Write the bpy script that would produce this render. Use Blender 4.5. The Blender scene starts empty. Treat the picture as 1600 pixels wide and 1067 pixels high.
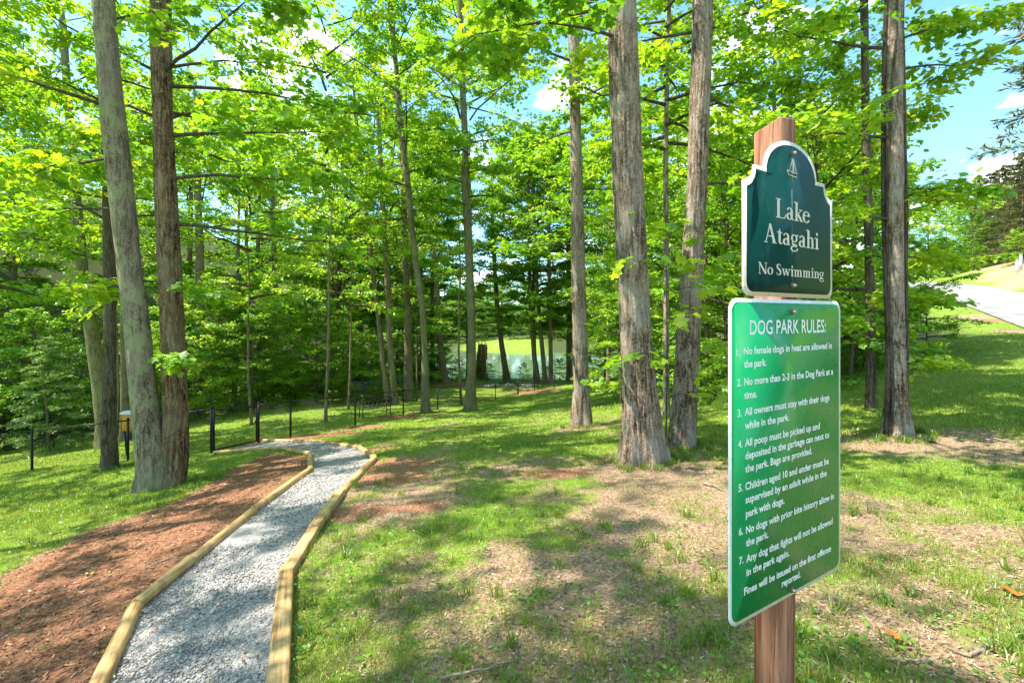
import bpy, math, random
import numpy as np
from math import radians, sin, cos, pi

# ------------------------------------------------------------------ camera, sky, sun, exposure
F, CX, HY, EYE = 711.0, 800.0, 495.0, 1.5        # focal length and horizon in 1600x1067 photo pixels
S = bpy.context.scene
COL = S.collection
cam = bpy.data.cameras.new("camera")
cam.sensor_width = 36.0
cam.lens = 36.0 * F / 1600.0
cam.shift_y = -(533.5 - HY) / 1600.0
cam.clip_start, cam.clip_end = 0.05, 2000
camo = bpy.data.objects.new("camera", cam)
camo.location = (0, 0, EYE)
camo.rotation_euler = (radians(90), 0, 0)
COL.objects.link(camo)
S.camera = camo

SUN_AZ, SUN_EL = 267.0, 60.0                     # azimuth clockwise from +Y (the view direction)
W = bpy.data.worlds.new("World")
S.world = W
W.use_nodes = True
nt = W.node_tree
nt.nodes.clear()
def wn(t, **k):
    n = nt.nodes.new(t)
    for a, b in k.items(): setattr(n, a, b)
    return n
sky = wn("ShaderNodeTexSky", sky_type='NISHITA', sun_disc=False, sun_elevation=radians(SUN_EL), sun_rotation=radians(SUN_AZ))
sky.air_density, sky.dust_density, sky.ozone_density = 1.0, 0.6, 2.0
tint = wn("ShaderNodeMixRGB", blend_type='MULTIPLY'); tint.inputs[0].default_value = 1
tint.inputs[2].default_value = (0.72, 1.02, 0.95, 1)
tc = wn("ShaderNodeTexCoord")
sep = wn("ShaderNodeSeparateXYZ")
addz = wn("ShaderNodeMath", operation='ADD'); addz.inputs[1].default_value = 0.22
dx = wn("ShaderNodeMath", operation='DIVIDE'); dy = wn("ShaderNodeMath", operation='DIVIDE')
comb = wn("ShaderNodeCombineXYZ")
noi = wn("ShaderNodeTexNoise"); noi.inputs["Scale"].default_value = 2.1; noi.inputs["Detail"].default_value = 9; noi.inputs["Roughness"].default_value = 0.58
rmp = wn("ShaderNodeValToRGB"); rmp.color_ramp.elements[0].position = 0.53; rmp.color_ramp.elements[1].position = 0.66
cl = wn("ShaderNodeMixRGB"); cl.inputs[2].default_value = (9.6, 9.9, 10.3, 1)
bg = wn("ShaderNodeBackground"); bg.inputs[1].default_value = 0.15
wo = wn("ShaderNodeOutputWorld")
L = nt.links.new
L(sky.outputs[0], tint.inputs[1])
L(tc.outputs["Generated"], sep.inputs[0]); L(sep.outputs[2], addz.inputs[0])
L(sep.outputs[0], dx.inputs[0]); L(addz.outputs[0], dx.inputs[1]); L(sep.outputs[1], dy.inputs[0]); L(addz.outputs[0], dy.inputs[1])
L(dx.outputs[0], comb.inputs[0]); L(dy.outputs[0], comb.inputs[1]); L(comb.outputs[0], noi.inputs["Vector"])
L(noi.outputs[0], rmp.inputs[0]); L(rmp.outputs[0], cl.inputs[0]); L(tint.outputs[0], cl.inputs[1])
L(cl.outputs[0], bg.inputs[0]); L(bg.outputs[0], wo.inputs[0])

sun = bpy.data.lights.new("sun", 'SUN')
sun.energy, sun.angle, sun.color = 4.2, radians(0.55), (1.0, 0.94, 0.84)
suno = bpy.data.objects.new("sun", sun)
suno.rotation_euler = (radians(90 - SUN_EL), 0, radians(180 - SUN_AZ))
COL.objects.link(suno)

S.view_settings.view_transform = 'Standard'
S.view_settings.look = 'None'
S.view_settings.gamma = 1
S.view_settings.exposure = 1.57
S.render.engine = 'CYCLES'
S.cycles.use_denoising = True
S.cycles.max_bounces = 8
S.cycles.diffuse_bounces = 4
S.cycles.transmission_bounces = 6
S.cycles.glossy_bounces = 3
S.cycles.sample_clamp_indirect = 6

rng = np.random.default_rng(7)

# ------------------------------------------------------------------ helpers: numpy noise
def _hash(ix, iy, s):
    h = (ix.astype(np.int64) * 374761393 + iy.astype(np.int64) * 668265263 + s * 1442695041) & 0x7fffffff
    h = ((h ^ (h >> 13)) * 1274126177) & 0x7fffffff
    return ((h ^ (h >> 16)) & 0xffff) / 65535.0
def vnoise(x, y, s=0):
    ix, iy = np.floor(x), np.floor(y)
    fx, fy = x - ix, y - iy
    fx, fy = fx * fx * (3 - 2 * fx), fy * fy * (3 - 2 * fy)
    a, b = _hash(ix, iy, s), _hash(ix + 1, iy, s)
    c, d = _hash(ix, iy + 1, s), _hash(ix + 1, iy + 1, s)
    return (a * (1 - fx) + b * fx) * (1 - fy) + (c * (1 - fx) + d * fx) * fy
def fbm(x, y, s=0, o=4):
    t, a, n = 0, .5, 0
    for k in range(o):
        t = t + a * vnoise(x * 2 ** k, y * 2 ** k, s + k * 17); n += a; a *= .5
    return t / n
def sstep(a, b, x):
    t = np.clip((x - a) / (b - a), 0, 1)
    return t * t * (3 - 2 * t)

# ------------------------------------------------------------------ terrain
CP = np.array([
    (0, 0, 0), (-3, 0, -.25), (3, 0, .15), (0, -8, .4), (-12, -4, -.9), (8, -8, .3), (0, 2.3, -.15), (-2, 2.6, -.36),
    (-2.3, 6.2, -.62), (1.7, 5.9, -.42), (5, 6, -.1), (-5.6, 7.2, -1.22), (-9, 6, -1.5),
    (-13.3, 12.6, -2.75), (-10.8, 12.8, -2.5), (-7.45, 11.2, -1.86), (-7.2, 13, -2.1), (-6.8, 14.0, -2.2), (-5.8, 16.8, -2.5),
    (-4.73, 19.8, -2.8), (-3.7, 22.65, -3.1), (-1.1, 29.8, -3.95), (.43, 34, -4.35), (3.2, 35.5, -4.1), (.9, 38, -4.5),
    (-2.4, 45, -4.95), (-5.8, 43.5, -4.6), (-18.4, 19.5, -3.85), (-20, 14, -3.6), (-14, 25, -3.6), (-16, 34, -4.7),
    (-10, 40, -4.6), (0, 14.7, -1.85), (1.5, 9.5, -.85), (1.5, 22, -2.7), (5.3, 15, -1.2), (7.6, 18, -1.5), (8, 26, -2.2),
    (9.1, 10, .0), (15.5, 17, .45), (12, 0, .35), (14, -8, .3), (17, 10, .62), (25.8, 23, 1.0), (30.2, 29.6, 1.98), (41, 45, 4.4),
    (69, 67, 7.4), (30, 8, 1.2), (38, 26, 4.6), (47, 37, 6.4), (52, 46, 6.6), (58, 52, 8.0), (60, 30, 11), (30, -10, 1),
    (24, 32, .4), (14, 34, -2.4), (32, 46, 1.5), (24, 60, -3.5), (40, 75, 1),
    (-14, 52, -5.2), (0, 50, -5.25), (12, 50, -5.2), (0, 58, -6.4), (-8, 70, -6.6), (8, 70, -6.6), (14, 60, -6.4), (0, 82, -6.4), (14, 82, -6.4), (-14, 80, -6.2), (22, 76, -6),
    (-20, 92, -5.1), (0, 92, -5.0), (20, 92, -4.9), (0, 101, -4.0), (-25, 101, -3.6), (28, 101, -3.4), (0, 125, -1.5), (40, 125, 1), (-40, 125, 4), (0, 160, 1), (60, 160, 5),
    (-26, 50, -2), (-34, 38, 1.5), (-30, 26, -2.6), (-42, 22, 2.5), (-46, 40, 9), (-40, 60, 8), (-60, 30, 14), (-60, 5, 6), (-30, 2, -2.5), (-34, 80, 4),
    (-200, 0, 40), (-150, 150, 45), (0, 230, 6), (120, 200, 18), (200, 60, 32), (150, -100, 12), (0, -120, 3), (-150, -100, 12), (90, 110, 11), (-250, 300, 40), (250, 300, 30), (0, 320, 10),
], float)
def _tps(r2): return np.where(r2 > 1e-9, 0.5 * r2 * np.log(np.maximum(r2, 1e-9)), 0)
def _solve():
    p = CP[:, :2] / 50.0; n = len(p)
    K = _tps(((p[:, None] - p[None]) ** 2).sum(-1)) + np.eye(n) * 2e-4
    P = np.c_[np.ones(n), p]
    A = np.zeros((n + 3, n + 3)); A[:n, :n] = K; A[:n, n:] = P; A[n:, :n] = P.T
    return np.linalg.solve(A, np.r_[CP[:, 2], 0, 0, 0])
TW = _solve()
# road: left edge line and profile along it
RU = np.array([.67, 1.0]); RL = np.hypot(*RU); RU = RU / RL; RN = np.array([RU[1], -RU[0]])
R0 = np.array([25.8, 23.0]); ROADW = 5.2
def road_h(s): return np.interp(s, [-60, -30, -12, 0, 8, 60, 120], [.2, .28, .55, .96, 1.98, 8.1, 11])
def road_curve(s):                                   # lateral offset: the road bends left in the distance, and towards the camera side behind
    return np.where(s > 26, -((s - 26) ** 2) * .018, 0) + np.where(s < -8, -((-8 - s) ** 2) * .004, 0)
def height(x, y):
    x, y = np.asarray(x, float), np.asarray(y, float)
    sh = x.shape; q = np.c_[x.ravel(), y.ravel()] / 50.0
    out = np.empty(len(q))
    for i in range(0, len(q), 20000):
        c = q[i:i + 20000]
        out[i:i + 20000] = _tps(((c[:, None] - CP[None, :, :2] / 50.0) ** 2).sum(-1)) @ TW[:len(CP)] + TW[-3] + c @ TW[-2:]
    h = out.reshape(sh)
    h = np.clip(h, -7, 60)
    s = (x - R0[0]) * RU[0] + (y - R0[1]) * RU[1]
    l = (x - R0[0]) * RN[0] + (y - R0[1]) * RN[1] - road_curve(s)
    w = sstep(-4.0, -.5, l) * (1 - sstep(ROADW + .6, ROADW + 3.2, l)) * (1 - sstep(44, 62, s)) * sstep(-50, -34, s)
    return h * (1 - w) + (road_h(s) - .05) * w
def h1(x, y): return float(height(np.array([x]), np.array([y]))[0])
def at(px, depth):                                   # a photo column at a depth -> x
    return (px - CX) / F * depth
_YS = np.geomspace(1.2, 160, 900)
def gp(px, py):                                      # photo pixel -> point on the ground
    X = (px - CX) / F * _YS; Z = EYE - (py - HY) / F * _YS
    d = Z - height(X, _YS)
    k = np.argmax(d < 0)
    if k == 0: k = len(_YS) - 1
    t = d[k - 1] / (d[k - 1] - d[k] + 1e-9)
    y = _YS[k - 1] + t * (_YS[k] - _YS[k - 1])
    x = (px - CX) / F * y
    return np.array([x, y, h1(x, y)])
def zpix(py, depth): return EYE - (py - HY) / F * depth

# ------------------------------------------------------------------ helpers: meshes and objects
def mesh_np(name, V, faces, mat=None, smooth=False, attrs=None, mats=None, midx=None):
    """V (n,3); faces: list of int arrays (m,k)"""
    V = np.asarray(V, np.float32)
    me = bpy.data.meshes.new(name)
    faces = [np.asarray(f, np.int32) for f in (faces if isinstance(faces, list) else [faces]) if len(f)]
    nl = sum(f.size for f in faces); npoly = sum(len(f) for f in faces)
    me.vertices.add(len(V)); me.vertices.foreach_set("co", V.ravel())
    me.loops.add(nl); me.loops.foreach_set("vertex_index", np.concatenate([f.ravel() for f in faces]))
    tot = np.concatenate([np.full(len(f), f.shape[1], np.int32) for f in faces])
    me.polygons.add(npoly)
    me.polygons.foreach_set("loop_start", np.r_[0, np.cumsum(tot)[:-1]].astype(np.int32))
    me.polygons.foreach_set("loop_total", tot)
    if smooth: me.polygons.foreach_set("use_smooth", np.ones(npoly, bool))
    for m in (mats or [mat]):
        if m: me.materials.append(m)
    if midx is not None: me.polygons.foreach_set("material_index", np.asarray(midx, np.int32))
    for k, a in (attrs or {}).items():
        at_ = me.attributes.new(k, 'FLOAT', 'POINT'); at_.data.foreach_set("value", np.asarray(a, np.float32))
    me.update(calc_edges=True); me.validate()
    return me
def link(name, me, parent=None, loc=None, rot=None, scale=None):
    o = bpy.data.objects.new(name, me)
    COL.objects.link(o)
    if parent: o.parent = parent
    if loc is not None: o.location = loc
    if rot is not None: o.rotation_euler = rot
    if scale is not None: o.scale = scale
    return o
def tag(o, label, cat, group=None):
    o["label"] = label; o["category"] = cat
    if group: o["group"] = group
    return o
def empty(name, loc, label, cat, group=None, rz=0):
    o = link(name, None, None, loc, (0, 0, rz)); o.empty_display_size = .1
    return tag(o, label, cat, group)
def kind(o, k, label=None, cat=None):
    o["kind"] = k
    if label: o["label"] = label
    if cat: o["category"] = cat
    return o

class MB:
    """collects tubes, boxes and prisms into one mesh"""
    def __init__(s): s.V, s.F, s.n = [], [], 0
    def add(s, V, F):
        s.V.append(np.asarray(V, float))
        for f in (F if isinstance(F, list) else [F]): s.F.append(np.asarray(f, int) + s.n)
        s.n += len(V); return s
    def box(s, c, d, R=None):
        v = np.array([(x, y, z) for x in (-.5, .5) for y in (-.5, .5) for z in (-.5, .5)]) * np.array(d)
        if R is not None: v = v @ np.asarray(R).T
        return s.add(v + np.array(c), np.array([(0, 1, 3, 2), (4, 6, 7, 5), (0, 4, 5, 1), (2, 3, 7, 6), (0, 2, 6, 4), (1, 5, 7, 3)]))
    def tube(s, P, r, k=8, cap=True):
        V, Fq = tube_geo(np.asarray(P, float), r, k)
        s.add(V, [Fq])
        if cap:
            n = len(P)
            s.F.append(np.array([list(range(k))[::-1]]) + s.n - len(V)); s.F.append(np.array([[(n - 1) * k + i for i in range(k)]]) + s.n - len(V))
        return s
    def mesh(s, name, mat, smooth=False):
        return mesh_np(name, np.concatenate(s.V), s.F, mat, smooth)
def frames(P):
    T = np.gradient(P, axis=0); T /= np.linalg.norm(T, axis=1)[:, None] + 1e-9
    ref = np.where(np.abs(T[:, 2:3]) > .9, np.array([[1., 0, 0]]), np.array([[0, 0, 1.]]))
    if np.abs(T[:, 2]).mean() > .6: ref = np.tile(np.array([[1., 0, 0]]), (len(P), 1))
    else: ref = np.tile(np.array([[0, 0, 1.]]), (len(P), 1))
    A = np.cross(ref, T); A /= np.linalg.norm(A, axis=1)[:, None] + 1e-9
    B = np.cross(T, A)
    return T, A, B
def tube_geo(P, r, k):
    n = len(P); r = np.broadcast_to(np.asarray(r, float), (n,))
    T, A, B = frames(P)
    a = np.arange(k) * 2 * pi / k
    V = P[:, None] + r[:, None, None] * (np.cos(a)[None, :, None] * A[:, None] + np.sin(a)[None, :, None] * B[:, None])
    i = np.arange(n - 1)[:, None] * k; j = np.arange(k)[None]; j2 = (j + 1) % k
    Fq = np.stack([i + j, i + j2, i + k + j2, i + k + j], -1).reshape(-1, 4)
    return V.reshape(-1, 3), Fq

# ------------------------------------------------------------------ materials
def material(name, build, rough=.8):
    m = bpy.data.materials.new(name); m.use_nodes = True
    t = m.node_tree; t.nodes.clear()
    out = t.nodes.new("ShaderNodeOutputMaterial")
    class G:
        def n(s, ty, **k):
            nn = t.nodes.new(ty)
            for a, b in k.items(): setattr(nn, a, b)
            return nn
        def l(s, a, b): t.links.new(a, b)
        def coord(s, scale=(1, 1, 1), src="Object"):
            c = s.n("ShaderNodeTexCoord"); mp = s.n("ShaderNodeMapping"); mp.inputs["Scale"].default_value = scale
            s.l(c.outputs[src], mp.inputs[0]); return mp.outputs[0]
        def pos(s, scale=(1, 1, 1)):
            c = s.n("ShaderNodeNewGeometry"); mp = s.n("ShaderNodeMapping"); mp.inputs["Scale"].default_value = scale
            s.l(c.outputs["Position"], mp.inputs[0]); return mp.outputs[0]
        def noise(s, vec, scale, detail=5, rough=.55, dist=0):
            q = s.n("ShaderNodeTexNoise"); q.inputs["Scale"].default_value = scale; q.inputs["Detail"].default_value = detail
            q.inputs["Roughness"].default_value = rough; q.inputs["Distortion"].default_value = dist
            s.l(vec, q.inputs["Vector"]); return q.outputs[0]
        def ramp(s, fac, stops):
            r = s.n("ShaderNodeValToRGB"); e = r.color_ramp.elements
            while len(e) < len(stops): e.new(.5)
            for x, (p, c) in zip(e, stops):
                x.position = p; x.color = (*c, 1) if len(c) == 3 else c
            s.l(fac, r.inputs[0]); return r.outputs[0]
        def mix(s, fac, a, b, mode='MIX'):
            q = s.n("ShaderNodeMixRGB", blend_type=mode)
            for i, v in ((0, fac), (1, a), (2, b)):
                if isinstance(v, (int, float)): q.inputs[i].default_value = v
                elif isinstance(v, tuple): q.inputs[i].default_value = (*v, 1)
                else: s.l(v, q.inputs[i])
            return q.outputs[0]
        def math(s, op, a, b=None):
            q = s.n("ShaderNodeMath", operation=op)
            for i, v in ((0, a), (1, b)):
                if v is None: continue
                if isinstance(v, (int, float)): q.inputs[i].default_value = v
                else: s.l(v, q.inputs[i])
            return q.outputs[0]
        def attr(s, name):
            q = s.n("ShaderNodeAttribute"); q.attribute_name = name; return q.outputs["Fac"]
        def bump(s, h, strength=.5, dist=.02):
            b = s.n("ShaderNodeBump"); b.inputs["Strength"].default_value = strength; b.inputs["Distance"].default_value = dist
            s.l(h, b.inputs["Height"]); return b.outputs[0]
        def bsdf(s, color, rough=.8, bump=None, metal=0, spec=.3, coat=0):
            b = s.n("ShaderNodeBsdfPrincipled")
            for nm, v in (("Base Color", color), ("Roughness", rough), ("Metallic", metal), ("Specular IOR Level", spec), ("Coat Weight", coat)):
                if isinstance(v, (int, float)): b.inputs[nm].default_value = v
                elif isinstance(v, tuple): b.inputs[nm].default_value = (*v, 1)
                else: s.l(v, b.inputs[nm])
            if bump is not None: s.l(bump, b.inputs["Normal"])
            return b.outputs[0]
        def out(s, sh): s.l(sh, out.inputs["Surface"])
    build(G()); return m

def leaf_mat(name, lo, mid, hi, trans=1.0, seed=0.0):
    def b(g):
        v = g.attr("lv")
        n = g.noise(g.pos((1, 1, 1)), .55, 2)
        f = g.math('ADD', g.math('MULTIPLY', v, .72), g.math('MULTIPLY', n, .45))
        c = g.ramp(f, [(.22, lo), (.55, mid), (.88, hi)])
        rgb = g.mix(1.0, c, (1.35, 1.28, .55), 'MULTIPLY')
        d = g.n("ShaderNodeBsdfDiffuse"); g.l(c, d.inputs[0])
        tr = g.n("ShaderNodeBsdfTranslucent"); g.l(rgb, tr.inputs[0])
        gl = g.n("ShaderNodeBsdfGlossy"); gl.inputs["Roughness"].default_value = .42; gl.inputs[0].default_value = (.8, .9, .8, 1)
        m1 = g.n("ShaderNodeMixShader"); m1.inputs[0].default_value = .5 * trans; g.l(d.outputs[0], m1.inputs[1]); g.l(tr.outputs[0], m1.inputs[2])
        m2 = g.n("ShaderNodeMixShader"); m2.inputs[0].default_value = .05; g.l(m1.outputs[0], m2.inputs[1]); g.l(gl.outputs[0], m2.inputs[2])
        g.out(m2.outputs[0])
    return material(name, b)
M = {}
M['leaf'] = leaf_mat('poplar_leaf', (.09, .24, .016), (.19, .39, .022), (.38, .53, .035), 1.15)
M['leaf_young'] = leaf_mat('bright_leaf', (.11, .27, .016), (.23, .42, .025), (.47, .57, .04), 1.2)
M['leaf_dark'] = leaf_mat('deep_green_leaf', (.08, .22, .02), (.16, .35, .025), (.31, .47, .04), 1.1)
M['hemlock'] = leaf_mat('hemlock_needle', (.10, .20, .05), (.18, .30, .09), (.28, .40, .13))
M['pine'] = leaf_mat('pine_needle', (.05, .10, .03), (.11, .15, .05), (.26, .15, .06), .5)
M['grass'] = leaf_mat('grass_blade', (.08, .16, .014), (.18, .27, .028), (.36, .38, .075), .8)
M['weed'] = leaf_mat('weed_leaf', (.06, .17, .015), (.10, .25, .02), (.18, .34, .04), .8)

def bark_mat(name, dark, mid, light, lichen=None, lich_amt=.5, vscale=9.0, moss=None):
    def b(g):
        p = g.coord((1, 1, .14)); q = g.coord((1, 1, .45))
        n1 = g.noise(p, vscale * 3.0, 7, .7, .6); n2 = g.noise(q, 2.2, 4)
        n3 = g.noise(g.coord(), 38, 4, .7)
        f = g.math('ADD', g.math('MULTIPLY', n1, .62), g.math('MULTIPLY', n3, .38))
        c = g.ramp(f, [(.425, dark), (.495, mid), (.575, light)])
        c = g.mix(g.ramp(n2, [(.42, (0, 0, 0)), (.68, (1, 1, 1))]), c, g.mix(.55, c, light), 'MIX')
        if lichen:
            ln = g.noise(g.coord((1, 1, .7)), 3.6, 9, .76)
            c = g.mix(g.math('MULTIPLY', g.ramp(ln, [(.51, (0, 0, 0)), (.56, (1, 1, 1))]), lich_amt), c, lichen)
        if moss:
            ln = g.noise(g.coord((1, 1, .5)), 2.0, 6, .7)
            c = g.mix(g.math('MULTIPLY', g.ramp(ln, [(.48, (0, 0, 0)), (.66, (1, 1, 1))]), .6), c, moss)
        g.out(g.bsdf(c, .92, g.bump(f, 1.0, .06), spec=.15))
    return material(name, b)
M['bark_grey'] = bark_mat('grey_furrowed_bark', (.038, .022, .014), (.205, .135, .09), (.48, .37, .285), (.52, .46, .39), .4)
M['bark_lichen'] = bark_mat('smooth_lichen_bark', (.085, .058, .036), (.23, .18, .125), (.37, .31, .235), (.36, .37, .19), .7, 6)
M['bark_brown'] = bark_mat('rugged_brown_bark', (.022, .012, .007), (.14, .082, .045), (.36, .245, .15), (.34, .31, .19), .3)
M['bark_dark'] = bark_mat('dark_bark', (.03, .022, .017), (.085, .062, .045), (.19, .15, .11))
M['bark_mid'] = bark_mat('forest_bark', (.07, .05, .032), (.18, .13, .085), (.32, .25, .16), (.27, .28, .14), .35)
M['bark_moss'] = bark_mat('mossy_bark', (.07, .055, .03), (.17, .14, .08), (.29, .24, .15), (.24, .25, .10), .6)
M['twig'] = bark_mat('twig_bark', (.05, .035, .025), (.10, .075, .055), (.17, .13, .10))

def m_ground(g):
    p = g.pos()
    gr, mu, di, sd = g.attr("grass"), g.attr("mulch"), g.attr("dirt"), g.attr("far")
    n_f, n_m, n_c = g.noise(p, 46, 6, .7), g.noise(p, 9, 6, .65), g.noise(p, 1.4, 4)
    straw = g.ramp(n_f, [(.32, (.085, .05, .032)), (.45, (.22, .14, .09)), (.58, (.40, .29, .19)), (.72, (.56, .44, .31))])
    straw = g.mix(g.ramp(n_m, [(.40, (0, 0, 0)), (.62, (.75, .75, .75))]), straw, g.mix(.6, straw, (.36, .23, .14)))
    dirt = g.ramp(n_f, [(.3, (.15, .062, .034)), (.5, (.30, .14, .08)), (.7, (.46, .26, .16))])
    mul = g.ramp(n_f, [(.32, (.085, .036, .02)), (.46, (.22, .10, .055)), (.58, (.34, .175, .10)), (.72, (.47, .30, .195))])
    green = g.ramp(n_f, [(.28, (.055, .12, .012)), (.50, (.13, .235, .022)), (.70, (.27, .34, .05))])
    green = g.mix(g.ramp(n_c, [(.38, (0, 0, 0)), (.66, (.8, .8, .8))]), green, g.mix(.5, green, (.30, .31, .06)))
    gf = g.ramp(g.math('ADD', gr, g.math('MULTIPLY', g.math('SUBTRACT', g.mix(.5, n_m, n_f), .5), 1.5)), [(.38, (0, 0, 0)), (.62, (1, 1, 1))])
    df = g.ramp(g.math('ADD', di, g.math('MULTIPLY', g.math('SUBTRACT', n_m, .5), 1.2)), [(.38, (0, 0, 0)), (.62, (1, 1, 1))])
    mf = g.ramp(g.math('ADD', mu, g.math('MULTIPLY', g.math('SUBTRACT', n_m, .5), .9)), [(.40, (0, 0, 0)), (.60, (1, 1, 1))])
    c = g.mix(df, straw, dirt)
    c = g.mix(gf, c, green)
    c = g.mix(mf, c, mul)
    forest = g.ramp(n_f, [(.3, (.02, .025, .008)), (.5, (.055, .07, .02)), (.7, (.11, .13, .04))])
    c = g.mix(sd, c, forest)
    hgt = g.math('ADD', n_f, g.math('MULTIPLY', n_m, .6))
    g.out(g.bsdf(c, .95, g.bump(hgt, .8, .03), spec=.1))
M['ground'] = material('grass_and_litter_ground', m_ground)
def m_gravel(g):
    p = g.pos(); v = g.n("ShaderNodeTexVoronoi"); v.inputs["Scale"].default_value = 75; g.l(p, v.inputs["Vector"])
    n = g.noise(p, 3, 5)
    c = g.mix(g.ramp(v.outputs["Color"], [(0, (.16, .16, .165)), (.5, (.33, .32, .32)), (1, (.55, .53, .51))]), g.ramp(n, [(.35, (.40, .37, .35)), (.65, (.60, .57, .54))]), (.5, .47, .45), 'MIX') if False else \
        g.mix(.35, g.ramp(v.outputs["Color"], [(.1, (.14, .135, .13)), (.5, (.31, .29, .275)), (.9, (.50, .47, .44))]), g.ramp(n, [(.35, (.27, .245, .225)), (.65, (.43, .40, .37))]))
    g.out(g.bsdf(c, .93, g.bump(v.outputs["Distance"], .8, .012), spec=.15))
M['gravel'] = material('crushed_stone', m_gravel)
def m_attr(stops, rough=.9):
    def b(g): g.out(g.bsdf(g.ramp(g.attr("lv"), stops), rough, spec=.15))
    return b
M['stone_chip'] = material('stone_chip', m_attr([(0, (.13, .125, .12)), (.5, (.31, .29, .275)), (.85, (.50, .47, .44)), (1, (.58, .50, .42))]))
M['litter'] = material('dry_litter', m_attr([(0, (.09, .05, .03)), (.4, (.26, .16, .095)), (.75, (.42, .30, .19)), (1, (.54, .43, .31))]))
M['chip'] = material('mulch_chip', m_attr([(0, (.09, .04, .022)), (.5, (.25, .12, .066)), (.85, (.38, .21, .125)), (1, (.48, .32, .21))]))
def m_timber(g):
    p = g.coord((1, 1, 1)); st = g.coord((.22, 6, 6))
    n = g.noise(st, 9, 6, .6, .5); n2 = g.noise(p, 2.6, 5)
    kn = g.n("ShaderNodeTexVoronoi"); kn.inputs["Scale"].default_value = 3.2; g.l(g.coord((.6, 1.6, 1.6)), kn.inputs["Vector"])
    c = g.ramp(n, [(.38, (.30, .15, .055)), (.50, (.50, .30, .12)), (.64, (.62, .43, .21))])
    c = g.mix(g.ramp(n2, [(.45, (0, 0, 0)), (.70, (.6, .6, .6))]), c, (.48, .36, .17))
    gd = g.noise(p, 7, 6, .7)
    c = g.mix(g.ramp(gd, [(.52, (0, 0, 0)), (.66, (.75, .75, .75))]), c, (.24, .165, .10))
    c = g.mix(g.ramp(kn.outputs["Distance"], [(.045, (.8, .8, .8)), (.085, (0, 0, 0))]), c, (.16, .075, .03))
    g.out(g.bsdf(c, .75, g.bump(n, .35, .006), spec=.25))
M['timber'] = material('treated_timber', m_timber)
def m_postwood(g):
    n = g.noise(g.coord((9, 9, .55)), 5.5, 6, .6, .8); n2 = g.noise(g.coord((1, 1, .5)), 7, 4)
    c = g.ramp(n, [(.34, (.17, .062, .033)), (.5, (.32, .142, .08)), (.66, (.43, .22, .135))])
    c = g.mix(g.ramp(n2, [(.5, (0, 0, 0)), (.75, (.5, .5, .5))]), c, (.36, .22, .15))
    ck = g.noise(g.coord((14, 14, .35)), 4, 5, .6, 1.2)
    c = g.mix(g.ramp(ck, [(.615, (0, 0, 0)), (.645, (.85, .85, .85))]), c, (.05, .022, .014))
    g.out(g.bsdf(c, .8, g.bump(n, .5, .006), spec=.2))
M['postwood'] = material('weathered_brown_post', m_postwood)
def m_signgreen(g):
    # thin sheet metal, not quite flat, under a glossy film
    p = g.coord((1, 1, 1)); wv = g.noise(g.coord((.7, 1, 5)), 5, 4, .6, .6)
    c = g.mix(g.ramp(g.noise(p, 90, 3), [(.68, (0, 0, 0)), (.78, (.35, .35, .35))]), (.0, .27, .08), (.12, .38, .22))
    grime = g.ramp(g.noise(g.coord((1, 1, .3)), 14, 7, .72), [(.55, (0, 0, 0)), (.82, (.30, .30, .30))])
    c = g.mix(grime, c, (.20, .33, .22))
    g.out(g.bsdf(c, g.ramp(g.noise(p, 9, 5), [(.35, (.18, .18, .18)), (.7, (.34, .34, .34))]), g.bump(wv, .02, .03), spec=.4))
M['signgreen'] = material('glossy_green_film', m_signgreen)
def m_signteal(g):
    x = g.n("ShaderNodeSeparateXYZ"); g.l(g.coord(), x.inputs[0])
    wig = g.math('MULTIPLY', g.math('SUBTRACT', g.noise(g.coord((1, 1, 4)), 4, 3), .5), .012)
    d = g.math('ABSOLUTE', g.math('SUBTRACT', x.outputs[0], wig))
    streak = g.math('MULTIPLY', g.ramp(d, [(.0012, (1, 1, 1)), (.0035, (0, 0, 0))]), g.ramp(g.noise(g.coord((1, 1, 1)), 30, 3), [(.42, (0, 0, 0)), (.7, (.6, .6, .6))]))
    dust = g.ramp(g.noise(g.coord((1, 1, .35)), 26, 6, .7), [(.55, (0, 0, 0)), (.85, (.10, .10, .10))])
    c = g.mix(g.math('ADD', streak, dust), (.001, .036, .030), (.26, .42, .37))
    wv = g.noise(g.coord((1, 1, 3)), 5, 3)
    g.out(g.bsdf(c, .36, g.bump(wv, .05, .02), spec=.1))
M['signteal'] = material('dark_teal_panel', m_signteal)
def plain(name, col, rough=.6, metal=0, var=.12, sc=30, spec=.3):
    def b(g):
        n = g.noise(g.coord(), sc, 4)
        c = g.ramp(n, [(.3, tuple(x * (1 - var) for x in col)), (.7, tuple(min(1, x * (1 + var)) for x in col))])
        g.out(g.bsdf(c, rough, g.bump(n, .1, .003), metal, spec))
    return material(name, b)
M['cream'] = plain('cream_paint', (.66, .60, .50), .5)
M['white'] = plain('white_film', (.78, .80, .80), .4)
M['steel'] = plain('zinc_steel', (.55, .55, .53), .35, .9)
M['rust'] = plain('rusty_washer', (.30, .10, .06), .6, .4)
M['black'] = plain('black_coated_steel', (.012, .012, .013), .42)
M['bronze'] = plain('dark_cast_iron', (.035, .018, .012), .5, .3)
M['slat'] = plain('grey_brown_slat', (.36, .30, .24), .8)
M['fabric'] = plain('grey_silt_fabric', (.30, .29, .35), .9, var=.3, sc=4)
M['galv'] = plain('galvanised_wire', (.52, .54, .56), .4, .8)
M['orange'] = plain('orange_board', (.62, .27, .035), .7, var=.35, sc=24)
M['cap'] = plain('pale_cap', (.60, .64, .70), .5)
M['red'] = plain('sign_red', (.55, .03, .05), .5)
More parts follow.
